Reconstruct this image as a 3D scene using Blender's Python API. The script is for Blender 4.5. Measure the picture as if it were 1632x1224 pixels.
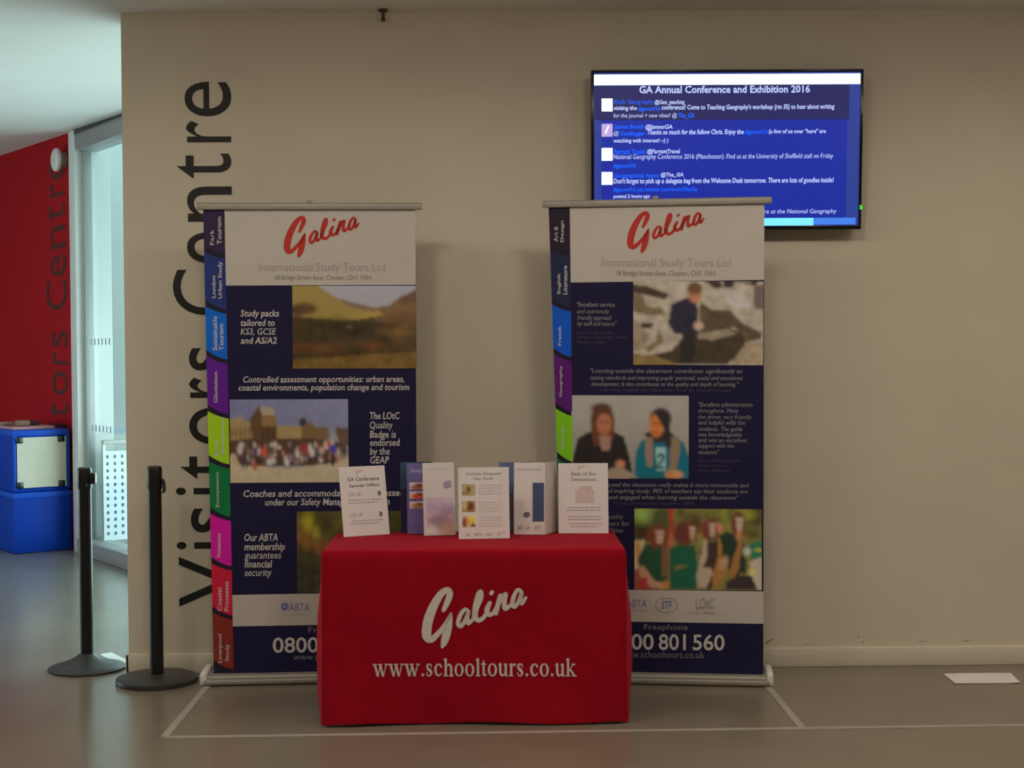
import bpy, bmesh, math, random
import numpy as np
from mathutils import Vector, Matrix

for o in list(bpy.data.objects):
    bpy.data.objects.remove(o)
scene = bpy.context.scene
COL = scene.collection
random.seed(4)

# ------------------------------------------------------------------ camera
cam_d = bpy.data.cameras.new('camera')
cam_d.sensor_width = 36.0
cam_d.sensor_fit = 'HORIZONTAL'
cam_d.lens = 2300.0 / 1632.0 * 36.0
cam_d.clip_start = 0.05
cam_d.dof.use_dof = True            # the photograph is focused a little beyond the wall
cam_d.dof.focus_distance = 20.0
cam_d.dof.aperture_fstop = 7.0
cam = bpy.data.objects.new('camera', cam_d)
COL.objects.link(cam)
def cam_axes(p, y, r):
    fwd = Vector((math.sin(y) * math.cos(p), math.cos(y) * math.cos(p), -math.sin(p)))
    right = Vector((math.cos(y), -math.sin(y), 0.0))
    up = right.cross(fwd)
    r_ = math.cos(r) * right + math.sin(r) * up
    u_ = -math.sin(r) * right + math.cos(r) * up
    return r_, u_, fwd
r_, u_, f_ = cam_axes(0.0223, 0.01257, -0.00717)
cam.matrix_world = Matrix(((r_.x, u_.x, -f_.x, 0.0), (r_.y, u_.y, -f_.y, -6.475), (r_.z, u_.z, -f_.z, 1.43), (0, 0, 0, 1)))
scene.camera = cam

# ------------------------------------------------------------------ world, lights, exposure
world = bpy.data.worlds.new('overcast_sky')
scene.world = world
world.use_nodes = True
bg = world.node_tree.nodes['Background']
bg.inputs['Color'].default_value = (0.60, 0.94, 0.97, 1)
bg.inputs['Strength'].default_value = 1.5

def area(name, loc, target, size, size_y, power, color, spread=180):
    d = bpy.data.lights.new(name, 'AREA')
    d.shape = 'RECTANGLE'
    d.size = size; d.size_y = size_y
    d.energy = power; d.color = color
    d.spread = math.radians(spread)
    o = bpy.data.objects.new(name, d)
    COL.objects.link(o)
    o.location = loc
    o.rotation_euler = (Vector(target) - Vector(loc)).to_track_quat('-Z', 'Y').to_euler()
    return o
WARM = (1.0, 0.865, 0.71)
for lx, lp in ((-4.05, 6.5), (-2.45, 7.5), (-0.85, 9), (0.75, 9), (2.35, 9), (3.95, 9)):
    area('ceiling_lamp_light', (lx, -1.9, 2.93), (lx, -1.9, 0), 0.25, 0.25, lp, WARM)
for ly, lp in ((-3.9, 34), (-5.9, 52), (-7.9, 52)):
    area('ceiling_row_light', (0.0, ly, 2.92), (0.0, ly, 0), 10.0, 0.16, lp, WARM, 140)
# added fill lamp, out of view, to brighten the ceiling and wall top
area('ceiling_fill_light', (0.0, -1.9, 2.68), (0.0, -1.9, 3.0), 10.0, 0.10, 48, WARM)
# added cool fill lamp by the left wall; daylight from beyond the glazed wall
area('bay_fill_light', (-7.85, 2.2, 1.0), (-2.0, 2.2, 2.6), 3.4, 1.6, 85, (0.78, 0.94, 1.0))
area('glazing_daylight', (-0.60, 2.40, 0.95), (-3.2, 0.9, 0.30), 2.6, 1.9, 92, (0.78, 0.93, 1.0))

scene.view_settings.view_transform = 'Standard'
scene.view_settings.look = 'None'
scene.view_settings.gamma = 1.0
scene.view_settings.use_curve_mapping = False
scene.view_settings.exposure = 0.0

# ------------------------------------------------------------------ materials
def lin1(c):
    c = c / 255.0
    return c / 12.92 if c <= 0.04045 else ((c + 0.055) / 1.055) ** 2.4
def alb(r, g, b, k=2.9, cap=0.86):
    """surface colour of a print from the colour it shows in the dim hall"""
    return tuple(min(cap, lin1(v) * k) for v in (r, g, b))
MATS = {}
def mat(name, color, rough=0.6, metal=0.0, spec=0.5, noise=0.0, nscale=8.0, bump=0.0, bscale=200.0, emit=None, estr=0.0, coat=0.0, color2=None):
    if name in MATS:
        return MATS[name]
    m = bpy.data.materials.new(name)
    m.use_nodes = True
    nt = m.node_tree
    b = nt.nodes['Principled BSDF']
    b.inputs['Roughness'].default_value = rough
    b.inputs['Metallic'].default_value = metal
    b.inputs['Specular IOR Level'].default_value = spec
    b.inputs['Coat Weight'].default_value = coat
    b.inputs['Coat Roughness'].default_value = 0.15
    c = (*color, 1.0)
    b.inputs['Base Color'].default_value = c
    tc = nt.nodes.new('ShaderNodeTexCoord')
    if noise > 0:
        n = nt.nodes.new('ShaderNodeTexNoise')
        n.inputs['Scale'].default_value = nscale
        n.inputs['Detail'].default_value = 5
        nt.links.new(tc.outputs['Object'], n.inputs['Vector'])
        rp = nt.nodes.new('ShaderNodeValToRGB')
        c2 = color2 if color2 else tuple(v * (1 - noise) for v in color)
        rp.color_ramp.elements[0].position = 0.3
        rp.color_ramp.elements[1].position = 0.7
        rp.color_ramp.elements[0].color = (*c2, 1)
        rp.color_ramp.elements[1].color = c
        nt.links.new(n.outputs['Fac'], rp.inputs['Fac'])
        nt.links.new(rp.outputs['Color'], b.inputs['Base Color'])
    if bump > 0:
        n2 = nt.nodes.new('ShaderNodeTexNoise')
        n2.inputs['Scale'].default_value = bscale
        n2.inputs['Detail'].default_value = 3
        nt.links.new(tc.outputs['Object'], n2.inputs['Vector'])
        bp = nt.nodes.new('ShaderNodeBump')
        bp.inputs['Strength'].default_value = bump
        bp.inputs['Distance'].default_value = 0.002
        nt.links.new(n2.outputs['Fac'], bp.inputs['Height'])
        nt.links.new(bp.outputs['Normal'], b.inputs['Normal'])
    if emit is not None:
        b.inputs['Emission Color'].default_value = (*emit, 1)
        b.inputs['Emission Strength'].default_value = estr
    MATS[name] = m
    return m
def mat_glass(name, tint=(0.93, 0.98, 0.97), refl=0.08):
    m = bpy.data.materials.new(name)
    m.use_nodes = True
    nt = m.node_tree
    nt.nodes.remove(nt.nodes['Principled BSDF'])
    t = nt.nodes.new('ShaderNodeBsdfTransparent'); t.inputs['Color'].default_value = (*tint, 1)
    g = nt.nodes.new('ShaderNodeBsdfGlossy'); g.inputs['Roughness'].default_value = 0.02
    lw = nt.nodes.new('ShaderNodeLayerWeight'); lw.inputs['Blend'].default_value = 0.5
    fr = nt.nodes.new('ShaderNodeMath'); fr.operation = 'POWER'; fr.inputs[1].default_value = 5.0
    nt.links.new(lw.outputs['Facing'], fr.inputs[0])
    mx = nt.nodes.new('ShaderNodeMixShader')
    nt.links.new(fr.outputs[0], mx.inputs['Fac'])
    nt.links.new(t.outputs[0], mx.inputs[1]); nt.links.new(g.outputs[0], mx.inputs[2])
    nt.links.new(mx.outputs[0], nt.nodes['Material Output'].inputs['Surface'])
    return m
def mat_print(name, rough=0.45):
    if name in MATS:
        return MATS[name]
    m = bpy.data.materials.new(name)
    m.use_nodes = True
    b = m.node_tree.nodes['Principled BSDF']
    b.inputs['Roughness'].default_value = 0.6
    b.inputs['Specular IOR Level'].default_value = 0.25
    a = m.node_tree.nodes.new('ShaderNodeVertexColor'); a.layer_name = 'Col'
    m.node_tree.links.new(a.outputs['Color'], b.inputs['Base Color'])
    MATS[name] = m
    return m

M_WALL = mat('cream_emulsion', (0.74, 0.68, 0.555), 0.62, noise=0.05, nscale=2.5, bump=0.12, bscale=260)
M_RED = mat('red_emulsion', (0.46, 0.010, 0.016), 0.75, spec=0.12, noise=0.10, nscale=3.0, bump=0.1, bscale=260)
M_CEIL = mat('white_ceiling_paint', (0.80, 0.79, 0.75), 0.8, noise=0.03, nscale=2.0)
M_DARKWALL = mat('hall_wall_paint', (0.45, 0.42, 0.38), 0.8, noise=0.05, nscale=2.0)
def floor_mat():
    m = mat('polished_lino', (0.215, 0.185, 0.140), 0.30, noise=0.16, nscale=1.3, spec=0.75, bump=0.05, bscale=40)
    nt = m.node_tree
    b = nt.nodes['Principled BSDF']
    tc = nt.nodes.new('ShaderNodeTexCoord')
    n = nt.nodes.new('ShaderNodeTexNoise'); n.inputs['Scale'].default_value = 2.2; n.inputs['Detail'].default_value = 6
    nt.links.new(tc.outputs['Object'], n.inputs['Vector'])
    mr = nt.nodes.new('ShaderNodeMapRange')
    mr.inputs['To Min'].default_value = 0.20; mr.inputs['To Max'].default_value = 0.30
    nt.links.new(n.outputs['Fac'], mr.inputs['Value'])
    nt.links.new(mr.outputs['Result'], b.inputs['Roughness'])
    return m
M_FLOOR = floor_mat()
M_SKIRT = mat('painted_skirting', (0.76, 0.70, 0.57), 0.5, noise=0.06, nscale=5)
M_WHITEFRAME = mat('white_powder_coat', (0.82, 0.83, 0.80), 0.4, noise=0.03)
M_GREYFRAME = mat('grey_aluminium_frame', (0.40, 0.40, 0.39), 0.45, metal=0.3, noise=0.05)
M_GLASS = mat_glass('clear_glass')
M_BLACKVINYL = mat('black_vinyl', (0.012, 0.011, 0.011), 0.55, noise=0.1)
M_REDVINYL = mat('dark_vinyl', (0.10, 0.010, 0.012), 0.5, noise=0.1)
M_BLACKPOST = mat('black_powder_coat', (0.012, 0.012, 0.012), 0.35, noise=0.2, nscale=30)
M_BASE = mat('dark_rubbery_iron', (0.045, 0.042, 0.040), 0.42, noise=0.2, nscale=15)
M_SILVER = mat('brushed_aluminium', (0.36, 0.34, 0.30), 0.55, metal=0.4, noise=0.08, nscale=20)
M_WHITEPLASTIC = mat('white_plastic', (0.80, 0.79, 0.76), 0.4, noise=0.02)
M_NAVY = mat('navy_print', alb(19, 17, 42), 0.6, spec=0.2, noise=0.06)
M_BWHITE = mat('white_print', (0.64, 0.61, 0.575), 0.6, noise=0.02)
M_TXTW = mat('white_ink', (0.74, 0.73, 0.74), 0.5, noise=0.02)
M_TXTG = mat('grey_ink', (0.30, 0.29, 0.33), 0.5, noise=0.02)
M_TXTD = mat('faint_grey_ink', (0.085, 0.08, 0.12), 0.5, noise=0.02)
M_INK = mat('mid_grey_ink', (0.26, 0.24, 0.24), 0.5, noise=0.02)
M_PALEINK = mat('pale_grey_ink', (0.43, 0.40, 0.40), 0.5, noise=0.02)
M_PINKINK = mat('pink_ink', (0.72, 0.47, 0.42), 0.5, noise=0.02)
M_LOGORED = mat('logo_red_ink', (0.60, 0.038, 0.030), 0.5, noise=0.03)
M_BLUEINK = mat('blue_ink', (0.20, 0.24, 0.50), 0.5, noise=0.02)
M_CLOTH = mat('red_polyester_cloth', (0.36, 0.004, 0.0145), 0.85, spec=0.08, noise=0.10, nscale=14, bump=0.25, bscale=500)
_b = M_CLOTH.node_tree.nodes['Principled BSDF']
_b.inputs['Sheen Weight'].default_value = 0.40
_b.inputs['Sheen Roughness'].default_value = 0.35
_b.inputs['Sheen Tint'].default_value = (1.0, 0.16, 0.26, 1)
M_CLOTHINK = mat('cloth_white_print', (0.74, 0.70, 0.64), 0.7, noise=0.05, nscale=30)
M_TAPE = mat('pale_floor_tape', (0.40, 0.37, 0.32), 0.5, noise=0.2, nscale=18)
M_PAPER = mat('white_paper', (0.82, 0.80, 0.82), 0.6, noise=0.02)
M_TVBLACK = mat('gloss_black_plastic', (0.006, 0.006, 0.008), 0.18, noise=0.1)
M_BLUEBOX = mat('blue_plastic_board', (0.004, 0.055, 0.48), 0.5, spec=0.15, noise=0.12, nscale=6, bump=0.2, bscale=15)
M_BLUEEDGE = mat('blue_plastic_rim', (0.012, 0.10, 0.66), 0.5, spec=0.2, noise=0.05)
M_CARD = mat('cream_card', (0.76, 0.72, 0.58), 0.6, noise=0.06, nscale=12)
M_TAB_GAP = mat('tab_shadow_print', alb(24, 20, 34), 0.6, spec=0.2, noise=0.03)

# ------------------------------------------------------------------ mesh helpers
def mesh_obj(name, verts, faces, m, parent=None, smooth=False, loc=None):
    me = bpy.data.meshes.new(name)
    me.from_pydata([tuple(v) for v in verts], [], [tuple(f) for f in faces])
    me.update()
    if m is not None:
        me.materials.append(m)
    if smooth:
        me.polygons.foreach_set('use_smooth', [True] * len(me.polygons))
    o = bpy.data.objects.new(name, me)
    COL.objects.link(o)
    if parent is not None:
        o.parent = parent
    if loc is not None:
        o.location = loc
    return o
def bm_obj(name, bm, m, parent=None, smooth=False, loc=None, recalc=True):
    if recalc:
        bmesh.ops.recalc_face_normals(bm, faces=bm.faces)
    me = bpy.data.meshes.new(name)
    bm.to_mesh(me); bm.free()
    if m is not None:
        me.materials.append(m)
    if smooth:
        me.polygons.foreach_set('use_smooth', [True] * len(me.polygons))
        try:
            me.set_sharp_from_angle(angle=math.radians(35))
        except Exception:
            pass
    o = bpy.data.objects.new(name, me)
    COL.objects.link(o)
    if parent is not None:
        o.parent = parent
    if loc is not None:
        o.location = loc
    return o
def empty(name, loc, rz=0.0):
    o = bpy.data.objects.new(name, None)
    o.empty_display_size = 0.1
    COL.objects.link(o)
    o.location = loc
    o.rotation_euler = (0, 0, rz)
    return o
def tag(o, label, cat, group=None, kind=None):
    o['label'] = label
    o['category'] = cat
    if group: o['group'] = group
    if kind: o['kind'] = kind
    return o
def struct(o, label=None):
    o['kind'] = 'structure'
    if label: o['label'] = label
    return o
def box_bm(x0, x1, y0, y1, z0, z1, bevel=0.0, seg=2, bm=None):
    own = bm is None
    if own: bm = bmesh.new()
    vs = [bm.verts.new((x, y, z)) for x in (x0, x1) for y in (y0, y1) for z in (z0, z1)]
    F = [(0, 1, 3, 2), (4, 6, 7, 5), (0, 4, 5, 1), (2, 3, 7, 6), (0, 2, 6, 4), (1, 5, 7, 3)]
    fs = [bm.faces.new([vs[i] for i in f]) for f in F]
    if bevel > 0:
        es = list({e for f in fs for e in f.edges})
        bmesh.ops.bevel(bm, geom=es, offset=bevel, segments=seg, profile=0.5, affect='EDGES')
    return bm
def box(name, x0, x1, y0, y1, z0, z1, m, parent=None, bevel=0.0, seg=2):
    return bm_obj(name, box_bm(x0, x1, y0, y1, z0, z1, bevel, seg), m, parent, smooth=bevel > 0)
def lathe_bm(profile, n=40, bm=None, center=(0, 0)):
    """profile: list of (r, z); closed surface of revolution"""
    if bm is None: bm = bmesh.new()
    rings = []
    for r, z in profile:
        if r < 1e-6:
            rings.append([bm.verts.new((center[0], center[1], z))])
        else:
            rings.append([bm.verts.new((center[0] + r * math.cos(2 * math.pi * k / n), center[1] + r * math.sin(2 * math.pi * k / n), z)) for k in range(n)])
    for a, b in zip(rings[:-1], rings[1:]):
        for k in range(n):
            k2 = (k + 1) % n
            if len(a) == 1 and len(b) == 1: continue
            if len(a) == 1: bm.faces.new((a[0], b[k], b[k2]))
            elif len(b) == 1: bm.faces.new((a[k], a[k2], b[0]))
            else: bm.faces.new((a[k], a[k2], b[k2], b[k]))
    return bm

# 2-D text from the built-in font: returns list of (x, y) and faces
def _text_raw(s, res, shear, bold):
    cu = bpy.data.curves.new('t', 'FONT')
    cu.body = s
    cu.resolution_u = res
    cu.shear = shear
    cu.offset = bold
    cu.fill_mode = 'FRONT'
    o = bpy.data.objects.new('t', cu)
    COL.objects.link(o)
    bpy.context.view_layer.update()
    dg = bpy.context.evaluated_depsgraph_get()
    me = o.evaluated_get(dg).to_mesh()
    V = np.array([(v.co.x, v.co.y) for v in me.vertices]) if len(me.vertices) else np.zeros((0, 2))
    F = [tuple(p.vertices) for p in me.polygons]
    o.evaluated_get(dg).to_mesh_clear()
    bpy.data.objects.remove(o)
    bpy.data.curves.remove(cu)
    return V, F
def text2d(s, res=2, shear=0.0, bold=0.0):
    V, F = _text_raw(s, res, shear, bold)
    if bold:
        V0, F0 = _text_raw(s, res, shear, 0.0)
        a = V0.min(0) - bold * 1.6; b = V0.max(0) + bold * 1.6
        bad = ((V < a) | (V > b)).any(1)
        if bad.any():       # a fattened outline that spikes: keep the plain one
            return V0, F0
    return V, F
def text_block(lines, res, shear, bold):
    """lines (string, x0, x1, y_top, y_bottom), y pointing down: one letter size for the whole block"""
    items = [(text2d(st, res, shear, bold), x0, x1, y0, y1) for st, x0, x1, y0, y1 in lines]
    k = float(np.median([(y1 - y0) / (V[:, 1].max() - V[:, 1].min()) for (V, F), x0, x1, y0, y1 in items]))
    parts = []
    for (V, F), x0, x1, y0, y1 in items:
        a, b = V[:, 0].min(), V[:, 0].max()
        W = np.empty_like(V)
        W[:, 0] = x0 + (V[:, 0] - a) / (b - a) * (x1 - x0)
        W[:, 1] = y0 + (max(V[:, 1].max(), 0.68) - V[:, 1]) * k
        parts.append((W, F))
    return merge2d(parts)
def fit_rect(V, x0, x1, y0, y1):
    """scale 2-D points into a rectangle (y0 bottom, y1 top)"""
    a = V.min(0); b = V.max(0)
    d = np.maximum(b - a, 1e-9)
    out = np.empty_like(V)
    out[:, 0] = x0 + (V[:, 0] - a[0]) / d[0] * (x1 - x0)
    out[:, 1] = y0 + (V[:, 1] - a[1]) / d[1] * (y1 - y0)
    return out
def text_islands(V, F):
    """split a flat text mesh into letters by their extent along x"""
    n = len(V); par = list(range(n))
    def fd(i):
        while par[i] != i:
            par[i] = par[par[i]]; i = par[i]
        return i
    for f in F:
        for k in f[1:]:
            a, b = fd(f[0]), fd(k)
            if a != b: par[a] = b
    g = {}
    for i in range(n): g.setdefault(fd(i), []).append(i)
    items = sorted(([V[ix, 0].min(), V[ix, 0].max(), ix] for ix in g.values()), key=lambda t: t[0])
    out = []
    for a, b, ix in items:
        if out and a < out[-1][1] - 0.02:
            out[-1][1] = max(out[-1][1], b); out[-1][2] += ix
        else:
            out.append([a, b, list(ix)])
    res = []
    for a, b, ix in out:
        mp = {j: k for k, j in enumerate(ix)}
        res.append((V[ix], [tuple(mp[j] for j in f) for f in F if f[0] in mp]))
    return res
def ribbon2d(pts, sub=6, cap=5):
    """brush stroke: pts (x, y, width) smoothed by Catmull-Rom, rounded ends"""
    P = np.array(pts, float)
    n = len(P)
    S = []
    for i in range(n - 1):
        p0 = P[max(i - 1, 0)]; p1 = P[i]; p2 = P[i + 1]; p3 = P[min(i + 2, n - 1)]
        for k in range(sub):
            t = k / sub
            S.append(0.5 * ((2 * p1) + (-p0 + p2) * t + (2 * p0 - 5 * p1 + 4 * p2 - p3) * t * t + (-p0 + 3 * p1 - 3 * p2 + p3) * t ** 3))
    S.append(P[-1])
    S = np.array(S)
    T = np.gradient(S[:, :2], axis=0)
    T /= np.maximum(np.linalg.norm(T, axis=1, keepdims=True), 1e-9)
    N = np.stack([-T[:, 1], T[:, 0]], 1)
    L = S[:, :2] + N * S[:, 2:3] / 2
    Rr = S[:, :2] - N * S[:, 2:3] / 2
    V = []; F = []
    for l, r in zip(L, Rr):
        V += [l, r]
    for i in range(len(S) - 1):
        F.append((2 * i, 2 * i + 1, 2 * i + 3, 2 * i + 2))
    for end, sg in ((0, -1), (len(S) - 1, 1)):
        c = S[end, :2]; w = S[end, 2] / 2
        base = len(V); V.append(c)
        for k in range(cap + 1):
            a = -math.pi / 2 + math.pi * k / cap
            V.append(c + sg * T[end] * math.cos(a) * w + N[end] * math.sin(a) * w)
        for k in range(cap):
            F.append((base, base + 1 + k, base + 2 + k))
    return np.array(V), F
def merge2d(parts):
    V = []; F = []
    for v, f in parts:
        b = len(V)
        V += [tuple(p) for p in v]
        F += [tuple(i + b for i in q) for q in f]
    return np.array(V), F

def logo2d():
    st = [
        [(360, 288, 34), (392, 222, 50), (416, 152, 56), (398, 114, 48), (345, 142, 58), (288, 225, 72), (240, 330, 82), (214, 430, 84), (213, 512, 78), (250, 540, 56), (312, 488, 46), (370, 420, 40), (424, 322, 24)],
        [(426, 318, 22), (408, 395, 58), (388, 480, 70), (366, 555, 62), (347, 602, 30)],
        [(578, 300, 30), (548, 282, 30), (510, 326, 36), (486, 398, 38), (508, 428, 34), (548, 380, 34), (578, 300, 30), (566, 360, 38), (574, 400, 38), (612, 372, 28), (640, 320, 26)],
        [(622, 352, 30), (636, 250, 36), (668, 146, 38), (692, 132, 32), (690, 190, 32), (650, 280, 36), (638, 350, 44), (668, 376, 40), (712, 350, 34), (752, 282, 28)],
        [(766, 228, 34), (738, 290, 42), (762, 330, 40), (800, 306, 30), (832, 240, 26)],
        [(858, 164, 36), (838, 236, 42), (818, 318, 36)],
        [(826, 280, 26), (866, 196, 34), (906, 150, 36), (894, 214, 38), (900, 276, 42), (942, 250, 30), (966, 210, 24)],
        [(1040, 128, 30), (1010, 116, 30), (976, 172, 36), (962, 240, 38), (986, 260, 34), (1020, 208, 32), (1046, 132, 30), (1034, 186, 40), (1044, 232, 38), (1082, 182, 22)],
        [(778, 146, 34), (786, 134, 34)],
    ]
    V, F = merge2d([ribbon2d([(x, -y, w) for x, y, w in s]) for s in st])
    return V, F

# serif alphabet for the web address on the cloth: x-height 1, ascender 1.42
def serif2d(s):
    TH, TN = 0.21, 0.085
    def bar(x0, y0, x1, y1):
        return (np.array([(x0, y0), (x1, y0), (x1, y1), (x0, y1)]), [(0, 1, 2, 3)])
    def stem(x, y0, y1): return bar(x - TH / 2, y0, x + TH / 2, y1)
    def foot(x, y=0.0, w=0.46): return bar(x - w / 2, y, x + w / 2, y + TN)
    def flag(x, y): return (np.array([(x - TH / 2 - 0.15, y - 0.10), (x + TH / 2, y), (x + TH / 2, y - 0.12), (x - TH / 2, y - 0.16)]), [(0, 3, 2, 1)])
    def oval(cx, rx):
        V = []; F = []
        n = 28
        for k in range(n):
            a = 2 * math.pi * k / n
            V.append((cx + rx * math.cos(a), 0.5 + 0.52 * math.sin(a)))
            V.append((cx + (rx - TH * 0.98) * math.cos(a), 0.5 + (0.52 - TN) * math.sin(a)))
        for k in range(n):
            j = (k + 1) % n
            F.append((2 * k, 2 * j, 2 * j + 1, 2 * k + 1))
        return (np.array(V), F)
    out = []; x = 0.0
    for ch in s:
        g = []; adv = 1.1
        if ch == 'w':
            adv = 1.62
            for a, b, w in (((0.20, 1.0), (0.52, 0.0), TH), ((0.52, 0.0), (0.80, 0.98), TN), ((0.74, 1.0), (1.06, 0.0), TH), ((1.06, 0.0), (1.40, 0.98), TN)):
                dx = w / 2
                g.append((np.array([(a[0] - dx, a[1]), (a[0] + dx, a[1]), (b[0] + dx, b[1]), (b[0] - dx, b[1])]), [(0, 3, 2, 1)]))
            g += [foot(0.20, 1 - TN, 0.44), foot(0.76, 1 - TN, 0.40), foot(1.40, 1 - TN, 0.36)]
        elif ch == '.':
            adv = 0.52
            g.append(ribbon2d([(0.25, 0.10, 0.24), (0.27, 0.11, 0.24)]))
        elif ch == 's':
            adv = 0.86
            g.append(ribbon2d([(0.66, 0.72, 0.07), (0.60, 0.90, 0.10), (0.42, 0.96, 0.10), (0.22, 0.84, 0.17), (0.30, 0.60, 0.22), (0.52, 0.44, 0.24), (0.64, 0.24, 0.18), (0.46, 0.04, 0.10), (0.24, 0.08, 0.10), (0.16, 0.30, 0.07)]))
        elif ch == 'c':
            adv = 0.98
            g.append(ribbon2d([(0.80, 0.76, 0.17), (0.68, 0.92, 0.12), (0.46, 0.94, 0.12), (0.24, 0.74, 0.19), (0.20, 0.46, 0.22), (0.32, 0.16, 0.19), (0.56, 0.06, 0.13), (0.84, 0.24, 0.06)]))
        elif ch == 'o':
            g.append(oval(0.55, 0.46))
        elif ch in 'hk':
            g += [stem(0.28, 0, 1.42), foot(0.28), flag(0.28, 1.42)]
            if ch == 'h':
                g += [ribbon2d([(0.34, 0.74, 0.06), (0.54, 0.93, 0.12), (0.76, 0.86, 0.19), (0.84, 0.62, 0.21), (0.84, 0.04, 0.21)]), foot(0.84)]
            else:
                for a, b, w in (((0.36, 0.46), (0.86, 0.97), 0.09), ((0.48, 0.56), (0.94, 0.04), 0.23)):
                    dx = w / 2
                    g.append((np.array([(a[0] - dx, a[1]), (a[0] + dx, a[1]), (b[0] + dx, b[1]), (b[0] - dx, b[1])]), [(0, 3, 2, 1)]))
                g += [foot(0.92), foot(0.84, 1 - TN, 0.40)]
        elif ch == 'l':
            adv = 0.60
            g += [stem(0.30, 0, 1.42), foot(0.30), flag(0.30, 1.42)]
        elif ch == 't':
            adv = 0.64
            g += [ribbon2d([(0.28, 1.24, 0.05), (0.28, 1.0, 0.18), (0.28, 0.30, 0.21), (0.34, 0.08, 0.17), (0.58, 0.14, 0.06)]), bar(0.04, 1 - TN, 0.56, 1.0)]
        elif ch == 'u':
            g += [ribbon2d([(0.26, 0.96, 0.20), (0.26, 0.34, 0.21), (0.36, 0.10, 0.18), (0.56, 0.08, 0.12), (0.78, 0.28, 0.06)]), stem(0.82, 0, 1.0), flag(0.26, 1.0), flag(0.82, 1.0), bar(0.80, 0, 1.04, TN)]
        elif ch == 'r':
            adv = 0.78
            g += [stem(0.28, 0, 1.0), foot(0.28), flag(0.28, 1.0), ribbon2d([(0.36, 0.66, 0.06), (0.52, 0.92, 0.10), (0.66, 0.88, 0.20)])]
        v, f = merge2d(g)
        v[:, 0] += x
        out.append((v, f)); x += adv
    return merge2d(out)

# ------------------------------------------------------------------ printed pictures: painted on a grid of coloured points
class Canvas:
    def __init__(s, w, h, color, seed=1):
        s.w, s.h = w, h
        s.a = np.zeros((h, w, 3)); s.a[:] = color
        s.X, s.Y = np.meshgrid((np.arange(w) + 0.5) / w, (np.arange(h) + 0.5) / h)
        s.rng = np.random.RandomState(seed)
        s.asp = w / h
    def blend(s, m, c):
        s.a = s.a * (1 - m[..., None]) + np.array(c) * m[..., None]
    def ell(s, cx, cy, rx, ry, c, soft=0.25, rot=0.0):
        dx = (s.X - cx); dy = (s.Y - cy)
        if rot:
            dx, dy = dx * math.cos(rot) + dy / s.asp * math.sin(rot), -dx * s.asp * math.sin(rot) + dy * math.cos(rot)
        d = np.sqrt((dx / rx) ** 2 + (dy / ry) ** 2)
        s.blend(np.clip((1 + soft - d) / (2 * soft), 0, 1), c)
    def poly(s, pts, c):
        ins = np.zeros(s.X.shape, bool)
        n = len(pts)
        for i in range(n):
            x0, y0 = pts[i]; x1, y1 = pts[(i + 1) % n]
            cond = ((y0 > s.Y) != (y1 > s.Y)) & (s.X < (x1 - x0) * (s.Y - y0) / ((y1 - y0) if abs(y1 - y0) > 1e-9 else 1e-9) + x0)
            ins ^= cond
        s.blend(ins.astype(float), c)
    def noise(s, n):
        g = s.rng.rand(n + 2, int(n * s.asp) + 3)
        gx = s.X * (g.shape[1] - 2); gy = s.Y * (g.shape[0] - 2)
        ix = gx.astype(int); iy = gy.astype(int)
        fx = gx - ix; fy = gy - iy
        return (g[iy, ix] * (1 - fx) * (1 - fy) + g[iy, ix + 1] * fx * (1 - fy) + g[iy + 1, ix] * (1 - fx) * fy + g[iy + 1, ix + 1] * fx * fy)
    def mottle(s, n, amt, region=None):
        k = 1 + amt * (s.noise(n) - 0.5) * 2
        if region is not None: k = 1 + (k - 1) * region
        s.a = np.clip(s.a * k[..., None], 0, 1)
A_ = alb
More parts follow.
